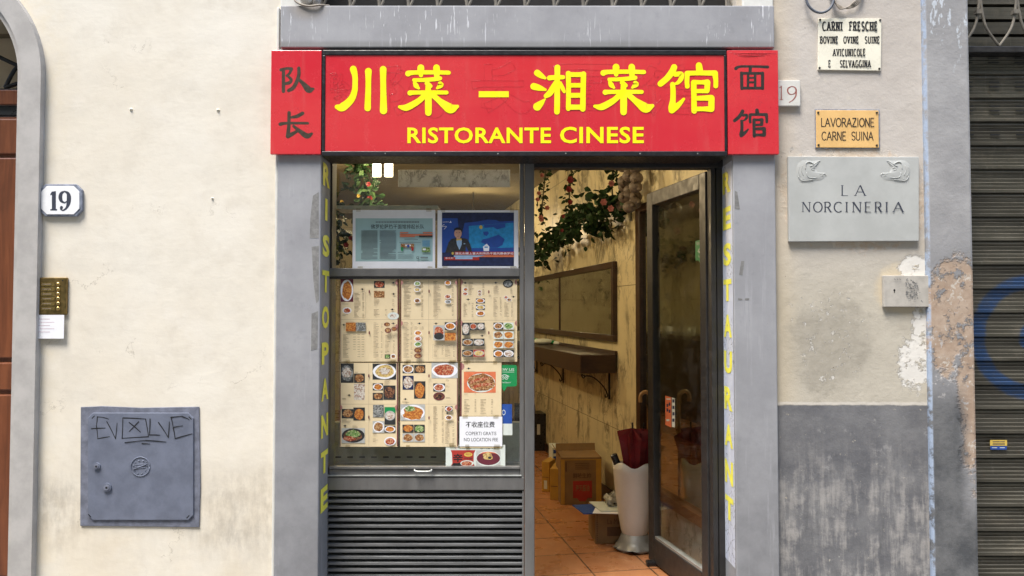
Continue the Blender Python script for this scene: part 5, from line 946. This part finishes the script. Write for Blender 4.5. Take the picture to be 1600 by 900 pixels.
def umbrella(label, tip, base, mat, r=.05, spread=1.0):
    tip, base = Vector(tip), Vector(base); ax = (base - tip); L = ax.length; ax.normalize(); s1 = ax.cross(Vector((0, 1, 0))).normalized(); s2 = ax.cross(s1); o = thing('umbrella', label, 'umbrella', tuple(base), 'umbrellas in the stand')
    q = MB().mat(mat); n = 16; vs = []; K = 8
    for k in range(K + 1):
        f = k / K; rr = r * (1.15 - .75 * f ** .8)
        for j in range(n):
            a_ = 2 * math.pi * j / n; out = 1 - f; fl = 1 + (.30 if j % 2 else -.25) * (.3 + .7 * out); up = ((.028 if j % 4 == 1 else .0) - (.035 if j % 2 == 0 else 0)) * out
            vs.append(tip + ax * (L * f * .98 + .05 - up) + (s1 * math.cos(a_) + s2 * math.sin(a_)) * rr * fl)
    q.add(vs, [(k * n + j, k * n + (j + 1) % n, (k + 1) * n + (j + 1) % n, (k + 1) * n + j) for k in range(K) for j in range(n)])
    q.add([tip] + vs[:n], [(0, 1 + (j + 1) % n, 1 + j) for j in range(n)]); part('canopy', q, o)
    part('ferrule', MB().mat('blackp').tube([tip - ax * .03, tip + ax * .02], .005, 8), o); return o
top = uc + Vector((0, 0, hh))
umbrella('folded dark red umbrella pointing up out of the white stand', top + Vector((-.012, -.02, .20)), top + Vector((.0, -.01, -.25)), 'umb', .062)
umbrella('second dark red umbrella half hidden by the door edge', top + Vector((.06, .03, .19)), top + Vector((.04, .02, -.25)), 'umb', .07)
p = FLOOR(1003, 640, 0) if False else None
o = thing('umbrella', 'umbrella with curved caramel wooden handle sticking up from the stand', 'umbrella', tuple(top + Vector((.05, .04, -.3))), 'umbrellas in the stand')
hx = top + Vector((.115, .07, -.01)); q = MB().mat('caramel').tube([hx + Vector((0, 0, .12)), hx + Vector((0, 0, .36)), hx + Vector((-.012, 0, .39)), hx + Vector((-.04, -.005, .405)), hx + Vector((-.066, -.008, .385)), hx + Vector((-.068, -.008, .345))], .011, 10, 5); part('handle', q, o, smooth=True)
part('shaft', MB().mat('blackp').tube([hx + Vector((0, 0, -.35)), hx + Vector((0, 0, .13))], .008, 8), o)
hx = top + Vector((-.115, -.02, 0)); o = thing('umbrella', 'short umbrella with thick black grip leaning at the rim of the stand', 'umbrella', tuple(hx + Vector((.03, 0, -.2))), 'umbrellas in the stand'); part('grip', MB().mat('blackp').tube([hx + Vector((.03, 0, -.04)), hx + Vector((-.008, -.01, .05))], .02, 12), o, smooth=True, bev=.004); part('canopy', MB().mat('navy').tube([hx + Vector((.03, 0, -.04)), hx + Vector((.06, .01, -.22))], .025, 10), o)
q = MB().mat('blackp'); p = FLOOR(1011, 886); q.obox(p, (.08, .01, 0), (0, .05, 0), (0, 0, .025)); single('door_stop', q, 'small black door stop on tiles under the open door edge', 'door stop', bev=.006)

# lamps: one twin panel fitting seen through the window, the others added out of view to light the room
def lamp(label, c, panels, power, rad=.06):
    o = thing('ceiling_lamp', label, 'lamp', c, 'lit lamps inside the restaurant'); q = MB().mat('blackp')
    q.tube([(c[0], c[1], ZC), (c[0], c[1], c[2] + .06)], .006, 6).box(c[0] - .07, c[0] + .07, c[1] - .01, c[1] + .01, c[2] + .055, c[2] + .07); part('bracket', q, o)
    for dx in panels: q = MB().mat('glow').box(c[0] + dx - .026, c[0] + dx + .026, c[1] - .012, c[1] + .012, c[2] - .05, c[2] + .055); part('glow_panel', q, o, bev=.004)
    ld = bpy.data.lights.new('lamp_light', 'POINT'); ld.energy = power; ld.color = (1.0, .77, .45); ld.shadow_soft_size = rad; lo = bpy.data.objects.new('lamp_light', ld); COL.objects.link(lo); lo.parent = o; lo.location = (0, -.09, -.08)
M['glow'] = m_emit('lamp_glow', (1.0, .84, .56), 3.2)
p = W(598, 264, 1.55); lamp('glowing twin panel lamp seen through the upper window pane', tuple(p), (-.038, .038), 3)
for u, v, z, pw in ((.6, -.7, 2.5, 1.0), (1.5, .4, 2.72, 9), (.6, 3.5, 2.52, 6), (2.2, 1.9, 2.78, 14)): lamp('unseen twin panel lamp added to light the room', room(u, v, min(z, 2.78)), (-.038, .038), pw)  # unseen fill lamps; only the front one follows from a glint on the marble

# ------------------------------------------------------------------ left wall fittings
hn = thing('house_number', 'white enamel house number 19 tile with grey border beside the arch', 'house number', at(95, 337, -.02), 'house numbers 19')
def octa(px0, py0, px1, py1, c): return [(px0 + c, py0), (px1 - c, py0), (px1, py0 + c), (px1, py1 - c), (px1 - c, py1), (px0 + c, py1), (px0, py1 - c), (px0, py0 + c)]
def oprism(mat, pts, y0, y1): q = MB().mat(mat); return q.prism([(WX(x, y, y0), WZ(y, y0)) for x, y in pts[::-1]], y0, y1)
part('border', oprism('enamelb', octa(61.5, 287.5, 128, 338, 9), -.016, -.0005), hn, bev=.003); part('plate', oprism('enamelw', octa(64, 290.5, 124, 335, 9), -.019, -.0165), hn, bev=.0015)
q = MB().mat('navyink'); m = crop(FP(-.0192), 0, 280, 3)
q.quad(m, 243, 60, 262, 144).quad(m, 236, 140, 268, 147).poly(m, [(243, 58), (262, 56), (262, 64), (236, 76), (236, 70)][::-1]); q.brush(m, [(303, 57, 3), (288, 66, 7), (283, 84, 9), (288, 102, 7), (303, 111, 3)]).brush(m, [(303, 57, 3), (318, 66, 7), (323, 84, 10), (321, 112, 9), (312, 134, 5), (296, 146, 3.5), (284, 140, 3)]).ell(m, 288, 133, 7, 8).brush(m, [(303, 111, 3), (314, 104, 3)])
part('numerals', q, hn)
db = thing('doorbell_panel', 'brass doorbell panel with six round buttons', 'doorbell', at(80, 492, -.015))
part('plate', MB().mat('brassd').pbox(56, 433.5, 104, 492, -.014, -.0005), db, bev=.003)
for i, y in enumerate((492, 515, 538, 560, 583, 606)):
    yy = 280 + y / 3; q = MB().mat('brass'); p = W(91, yy, -.014); q.ball((p.x, -.014, p.z), .0098, .008, .0098, 14); part('button', q, db, smooth=True)
    q = MB().mat('brass').pbox(64, yy - 2.6, 85.5, yy + 2.8, -.0155, -.014).mat('ink').quad(FP(-.0157), 66, yy - .8, 80, yy + .8); part('name_plate', q, db)
q = MB().mat('screw')
for x, y in ((61, 438), (98, 438.5)): q.disc(FP(-.014), x, y, .003, .0015, -.014)
part('screw', q, db)
q = MB().mat('white').pbox(53, 492, 100, 529, -.0165, -.016).mat(flat('faint_pink_print', (.62, .52, .56), .7, .1, 40, 0))
for k in range(5): q.quad(FP(-.0166), 60 + (k % 2) * 2, 498 + k * 5, 78 + (k * 7) % 14, 499.2 + k * 5)
single('paper_note', q, 'blank looking white paper note taped below the brass doorbells', 'note')

uh = thing('utility_hatch', 'blue grey metal utility hatch with black marker graffiti in cream wall', 'hatch', at(218, 825, -.01))
q = MB().mat('hatch2'); pts = [(126, 636), (160, 634.5), (220, 637), (311, 635.5), (312, 700), (313, 760), (311, 824), (230, 823), (125, 822), (125.5, 720)]
q.prism([(WX(x, y, -.006), WZ(y, -.006)) for x, y in pts[::-1]], -.006, -.0005); part('frame', q, uh, bev=.002)
hd = part('door', oprism('hatch', octa(137, 645, 302, 813, 8), -.013, -.0062), uh, bev=.0025)
q = MB().mat('black'); m = crop(FP(-.0131), 0, 580, 2.8136)
for s_ in ([(428, 200), (424, 240), (430, 297), (482, 288)], [(428, 201), (455, 204), (478, 211)], [(402, 253), (463, 250)], [(470, 222), (508, 297), (515, 228)], [(540, 205), (640, 210), (653, 288), (537, 295), (540, 205)], [(568, 225), (618, 268)], [(610, 222), (568, 265)], [(660, 210), (657, 280), (703, 281)], [(697, 225), (740, 291), (745, 222)], [(752, 202), (762, 250), (770, 296), (845, 275)], [(752, 203), (800, 198), (832, 213)], [(765, 246), (803, 240)], [(550, 314), (640, 304), (730, 311)], [(625, 318), (660, 320)]):
    for a_, b_ in zip(s_[:-1], s_[1:]): q.brush(m, [(*a_, 2.3), ((a_[0] + b_[0]) / 2 + .8, (a_[1] + b_[1]) / 2 - .6, rng.uniform(1.6, 2.4)), (*b_, 1.5)], 4)
part('marker_graffiti', q, uh)
q = MB().mat('hatch'); c = W(219.5, 729, -.013)
n_ = 26
q.tube([(c.x + .041 * math.cos(2 * math.pi * i / n_), -.014, c.z + .041 * math.sin(2 * math.pi * i / n_)) for i in range(n_ + 1)], .0022, 6)
for ang in range(0, 360, 36): x, z = c.x + .029 * math.cos(R(ang)), c.z + .029 * math.sin(R(ang)); q.tube([(x, -.0135, z), (x + .006 * math.sin(R(ang)), -.0135, z + .008 * math.cos(R(ang * 2)))], .0022, 5)
for k in (-1, 0, 1): q.tube([(c.x - .022, -.0135, c.z + k * .008), (c.x + .022, -.0135, c.z + k * .008 + .003)], .002, 5)
q.tube([(c.x - .03, -.0145, c.z - .012), (c.x + .03, -.0145, c.z + .012)], .0025, 5); part('emblem', q, uh, 'round cast emblem in middle of the hatch door', smooth=True)
for x, y, r in ((427, 417, .0155), (472, 510, .019)):
    q = MB().mat('hatch').disc(crop(FP(-.013), 0, 580, 2.8136), x, y, r, .007, -.013).mat('hatch2').disc(crop(FP(-.013), 0, 580, 2.8136), x, y, r * .62, .010, -.013).mat('black').disc(crop(FP(-.013), 0, 580, 2.8136), x + 1, y, r * .26, .0006, -.023); part('lock', q, uh, bev=.0015)
q = MB().mat('black')
for x, y, s_ in ((410, 202, -1), (836, 206, 1), (394, 635, 1), (826, 640, -1)): q.brush(m, [(x - 5, y - 5 * s_, 2.2), (x + 5, y + 5 * s_, 2.2)], 3)
part('corner_slot', q, uh)

# ------------------------------------------------------------------ right wall fittings
cs = thing('enamel_sign', 'cream enamel butcher sign with black slab lettering high on right wall', 'sign', at(1327, 111, -.012))
m = FP(-.0085); q = MB().mat('enamel'); q.prism([(WX(x, y, -.008), WZ(y, -.008)) for x, y in [(1278, 109), (1376.5, 110.5), (1377.5, 29), (1279, 28.5)]], -.008, -.0005); part('plate', q, cs, bev=.0015)
q = MB().mat('black'); m6 = crop(m, 1200, 0, 3.75)
for txt, x0, y0, x1, y1, wv_, wh_ in (('CARNI', 318, 124, 436, 184, 8, 9), ('FRESCHE', 476, 124, 641, 184, 8, 9), ('BOVINE', 304, 211, 411, 257, 6, 6.5), ('OVINE', 441, 211, 532, 257, 6, 6.5), ('SUINE', 566, 211, 655, 257, 6, 6.5), ('AVICUNICOLE', 379, 284, 571, 331, 5.6, 6.5), ('E', 353, 351, 369, 397, 5.6, 6.5), ('SELVAGGINA', 420, 351, 602, 397, 5.6, 6.5)):
    q = MB().mat('black'); word(q, m6, txt, x0 + 3, y0 + wh_ / 2, x1 - 3, y1 - wh_ / 2, wv_, wh_, .34 if len(txt) > 1 else .1, serif=(wv_ * .95, wh_ * .7), slab=True); part('lettering', q, cs)
for x, y in ((305, 116), (657, 118), (302, 398), (652, 403)): part('screw', MB().mat('screw').disc(m6, x, y, .0045, .003, -.008), cs)
os_ = thing('enamel_sign', 'small ochre pork butcher sign with thin black art deco lettering', 'sign', at(1324, 232, -.012))
q = MB().mat('ochre'); q.prism([(WX(x, y, -.008), WZ(y, -.008)) for x, y in [(1275.5, 230.5), (1373.5, 231), (1373, 172.5), (1275, 172)]], -.008, -.0005); part('plate', q, os_, bev=.002)
q = MB().mat('enamelb'); q.prism([(WX(x, y, -.005), WZ(y, -.005)) for x, y in [(1274, 232), (1375, 232.5), (1374.5, 171), (1273.5, 170.5)]], -.005, -.0004); part('border', q, os_, bev=.001)
q = MB().mat('black'); word(q, m6, 'LAVORAZIONE', 312, 693, 620, 741, 5, 5, .13); part('lettering', q, os_); q = MB().mat('black'); word(q, m6, 'CARNE', 316, 773, 455, 821, 5, 5, .13); part('lettering', q, os_); q = MB().mat('black'); word(q, m6, 'SUINA', 490, 773, 616, 821, 5, 5, .13); part('lettering', q, os_)
for x, y in ((294, 660), (637, 661), (296, 850), (637, 852)): part('screw', MB().mat('screw').disc(m6, x, y, .0045, .003, -.008), os_)
mn = thing('house_number', 'small marble number 19 tile with faded red numerals half behind the side sign', 'house number', at(1233, 166, -.02), 'house numbers 19')
part('plate', MB().mat('marbles').pbox(1205, 125.5, 1250.5, 165.5, -.018, -.0005), mn, bev=.002)
q = MB().mat('redink'); m9 = crop(FP(-.0182), 1200, 0, 3.75); q.brush(m9, [(78, 505, 3), (78, 583, 3.5)]).brush(m9, [(70, 584, 1.8), (88, 584, 1.8)]).brush(m9, [(78, 505, 2), (68, 515, 2)]).brush(m9, [(140, 506, 2.2), (120, 516, 4), (115, 532, 4), (124, 550, 3.5), (142, 553, 2.2), (158, 545, 3.5), (165, 530, 4.5), (158, 513, 3.5), (140, 506, 2.2)]).brush(m9, [(165, 530, 4.5), (163, 560, 4), (148, 584, 3), (124, 600, 2)]); part('numerals', q, mn)

pq = thing('marble_plaque', 'pale grey marble plaque with engraved lettering and two carved boar heads', 'plaque', at(1334, 378, -.03))
YP = -.019
q = MB().mat('plaqueg'); q.prism([(WX(x, y, YP), WZ(y, YP)) for x, y in [(1233, 377.5), (1436, 376.5), (1436, 245), (1231.5, 244.5)]], YP, -.0005); part('slab', q, pq, bev=.002)
q = MB().mat('navyink'); mp = crop(FP(YP), 1230, 240, 6.43)
for ch, x0, x1, r_ in (('L', 546, 610, 0), ('A', 684, 782, 0), ('N', 152, 231, 1), ('O', 266, 350, 1), ('R', 376, 438, 1), ('C', 472, 552, 1), ('I', 588, 606, 1), ('N', 658, 740, 1), ('E', 781, 840, 1), ('R', 882, 945, 1), ('I', 988, 1006, 1), ('A', 1064, 1162, 1)):
    y0, y1 = ((318, 423), (487, 588))[r_]; letter(q, mp, ch, x0, y0, x1, y1, 13, 6, serif=(13, 5))
    if ch == 'A': part('lettering', q, pq); q = MB().mat('navyink')

def pig(flip):
    X = (lambda x: x) if not flip else (lambda x: 1330 - x)
    q = MB().mat('plaqueg'); ol = [(130, 290), (105, 240), (92, 180), (98, 120), (130, 80), (180, 65), (250, 72), (330, 70), (300, 110), (285, 150), (310, 190), (345, 210), (385, 195), (388, 225), (350, 265), (280, 275), (220, 288), (170, 292)]
    ring = catmull(ol + [ol[0]], 4)[:-1]; cx, cy = 215, 185; K = 5; vs = []
    for k in range(K + 1):
        f = 1 - k / K; vs += [mp(X(cx + (x - cx) * f), cy + (y - cy) * f, .0002 + .0036 * math.sqrt(1 - f * f)) for x, y in ring]
    n = len(ring); fs = [(k * n + j, k * n + (j + 1) % n, (k + 1) * n + (j + 1) % n, (k + 1) * n + j) for k in range(K) for j in range(n)]
    if flip: fs = [f[::-1] for f in fs]
    q.add(vs, fs); T_ = lambda pts, r: q.tube([mp(X(x), y, d * .4) for x, y, d in pts], r * .45, 6, 4)
    T_([(180, 160, .009), (185, 100, .01), (220, 85, .01), (265, 110, .009), (225, 130, .01)], .004); T_([(265, 110, .006), (300, 85, .005), (330, 72, .002)], .0035); T_([(190, 190, .009), (205, 235, .009), (255, 245, .008), (300, 240, .006)], .0035); T_([(275, 150, .007), (250, 140, .009), (240, 160, .009), (270, 170, .008)], .0025)
    T_([(310, 195, .005), (345, 212, .005), (380, 200, .004), (388, 222, .003)], .0035); T_([(330, 232, .005), (350, 222, .006), (362, 232, .004)], .002); T_([(110, 230, .005), (140, 270, .005), (200, 270, .006), (260, 262, .006)], .003); T_([(150, 120, .007), (140, 170, .008), (160, 220, .008)], .003); T_([(120, 130, .006), (112, 180, .006), (130, 230, .006)], .0025); T_([(150, 275, .004), (145, 255, .006)], .0025); T_([(175, 278, .004), (165, 250, .007)], .0025)
    return q
part('boar_relief', pig(False), pq, 'left carved boar head facing right', smooth=True); part('boar_relief', pig(True), pq, 'right carved boar head facing left', smooth=True)

mh = thing('meter_hatch', 'small beige metal meter hatch with keyhole and grey glue marks', 'hatch', at(1416, 480, -.02))
part('door', MB().mat('hatchs').pbox(1381, 430.5, 1451.5, 479.5, -.02, -.0005), mh, bev=.002)
q = MB().mat('black').ell(FP(-.0203), 1397.5, 453.5, 1.6, 1.8, d=0).quad(FP(-.0203), 1396.8, 454.5, 1398.3, 457.5, d=.0001); part('keyhole', q, mh)
q = MB().mat('tape')
for _ in range(70):
    x, y = 1424 + rng.gauss(0, 5.5), 453 + rng.gauss(0, 10)
    if 436 < y < 474: q.brush(FP(-.0202), [(x, y, rng.uniform(.3, 1.0)), (x + rng.uniform(-2.5, 2.5), y + rng.uniform(-2, 2.5), rng.uniform(.2, .9))], 2)
for x in (1397, 1401, 1405): q.brush(FP(-.0202), [(x, 436, .7), (x + 1.5, 437, .5)], 2)
part('glue_marks', q, mh)

# pilaster and shutter at the right
pl = thing('stone_pilaster', 'grey painted stone pilaster with paint peeling to terracotta', 'pilaster', (WX(1487, 600), -.04, 0))
part('shaft', MB().mat('pil').box(WX(1451.5, 500, -.025), WX(1523, 500, -.025), -.025, .30, 0, 4.2), pl, bev=.012)
YR = .12
rs = thing('roller_shutter', 'closed dark ribbed roller shutter with blue spray ring at right edge', 'shutter', (WX(1600, 800, YR), YR, 0))
q = MB().mat('shutter'); xa, xb = WX(1500, 500, YR), WX(2000, 500, YR); z = 0.02; top_z = WZ(84, YR); P = [(.016, .0), (.0, .006), (.0, .016), (.006, .019), (.004, .030), (.010, .033), (.008, .044), (.013, .047), (.010, .058), (.014, .061), (.009, .073), (.013, .076), (.006, .084), (.008, .0905)]
pit = 37.6 / (1200 / 3.47); k_ = pit / .0905
prof = []
while z < top_z: prof += [(YR + a_, z + b_ * k_) for a_, b_ in P]; z += pit
prof = [p_ for p_ in prof if p_[1] < top_z + .02]; n = len(prof)
q.add([(xa, y, z_) for y, z_ in prof] + [(xb, y, z_) for y, z_ in prof], [(i, n + i, n + i + 1, i + 1) for i in range(n - 1)]); part('curtain', q, rs)
q = MB().mat('black')
for r_ in range(4):
    zc = WZ(98 + r_ * 37.6, YR) 
    for k in range(9):
        x = WX(1504 + k * 41, 100, YR)
        for dz in (0, .02): q.box(x, x + .045, YR - .0015, YR + .003, zc + dz, zc + dz + .0035)
part('vent_slots', q, rs)
q = MB().mat('bronze2').box(xa, xb, YR - .05, YR + .05, top_z - .01, WZ(72, YR - .05)).mat('cavity').box(xa, xb, YR + .10, YR + .12, top_z, 4.2); part('lintel_bar', q, rs, bev=.003)
q = MB().mat('shutter'); z = top_z + .04
while z < 3.4: q.box(xa, xb, YR + .05, YR + .08, z, z + .055); z += .07
part('upper_slats', q, rs)
ig = thing('iron_grille', 'wrought iron lattice of pointed arches above the roller shutter', 'grille', (WX(1570, 60, YR - .04), YR - .04, WZ(74, YR - .04)))
q = MB().mat('irong'); yb = YR - .04; z0 = WZ(72, yb); s_ = .0026
for k in range(-1, 5):
    xc = WX(1561 + k * 58, 60, yb); h_ = .055; w_ = .075
    for sgn in (-1, 1): q.tube([(xc, yb, z0), (xc + sgn * .055, yb, z0 + .08), (xc + sgn * .075, yb, z0 + .16), (xc + sgn * .08, yb, z0 + .24), (xc + sgn * .06, yb, z0 + .3), (xc + sgn * .02, yb, z0 + .4), (xc, yb, z0 + .46)], .006, 8, 5)
    q.box(xc + .062, xc + .084, yb - .012, yb + .012, z0 + .145, z0 + .165)
part('lattice', q, ig, smooth=False)
q = MB().mat('gold'); ms = FP(YR - .003); q.quad(ms, 1547, 687.5, 1573.5, 696.5, d=0).mat('blue').quad(ms, 1547.5, 697, 1573, 702.5, d=0).mat('navy')
for y in (689.5, 692, 694.2): q.quad(ms, 1551, y, 1570, y + .9, d=.0003)
q.mat('sidew').quad(ms, 1550, 699, 1558, 700, d=.0003).quad(ms, 1562, 699, 1570, 700, d=.0003); single('sticker', q, 'small yellow and blue sticker on the roller shutter', 'sticker')

# cables
q = MB().mat('cable').tube([at(1258, -40, -.02), at(1259, -5, -.022), at(1266, 12, -.024), at(1281, 20, -.026), at(1296, 14, -.026), at(1303, -4, -.024), at(1300, -40, -.02)], .0055, 10, 8); single('cable_loop', q, 'thick grey cable loop hanging above the enamel sign', 'cable', smooth=True)
q = MB().mat('cable2')
for k in range(4): d = k * 1.6; q.tube([at(1293 + d, -30, -.012), at(1299 + d, -2, -.014 - k * .004), at(1312, 9 + d, -.014 - k * .004), at(1326, 13 - d * .6, -.014), at(1340 - d, 7 - d, -.014 - k * .003), at(1348 - d, -8, -.014), at(1350 - d, -40, -.012)], .0027, 8, 6)
single('cable_coil', q, 'coil of thin beige cables hanging above the enamel sign', 'cable', smooth=True)
q = MB().mat('cable2').tube([at(455, -30, -.03), at(459, -4, -.04), at(466, 5, -.045), at(482, 9.5, -.05), at(498, 8, -.05), at(508, 8.5, -.035), at(514, 9, -.01)], .0045, 8, 6); single('cable', q, 'thin beige cable lying along the top left of the lintel', 'cable', smooth=True)
q = MB().mat('plast'); p = W(479, -1, -.02); q.ball((p.x, -.02, p.z + .004), .03, .03, .03, 16).mat('surr').box(p.x + .03, p.x + .05, -.03, .03, ZL1 + .001, ZL1 + .08); single('security_lamp', q, 'round white wall fitting above the left end of the lintel', 'fitting', smooth=True)
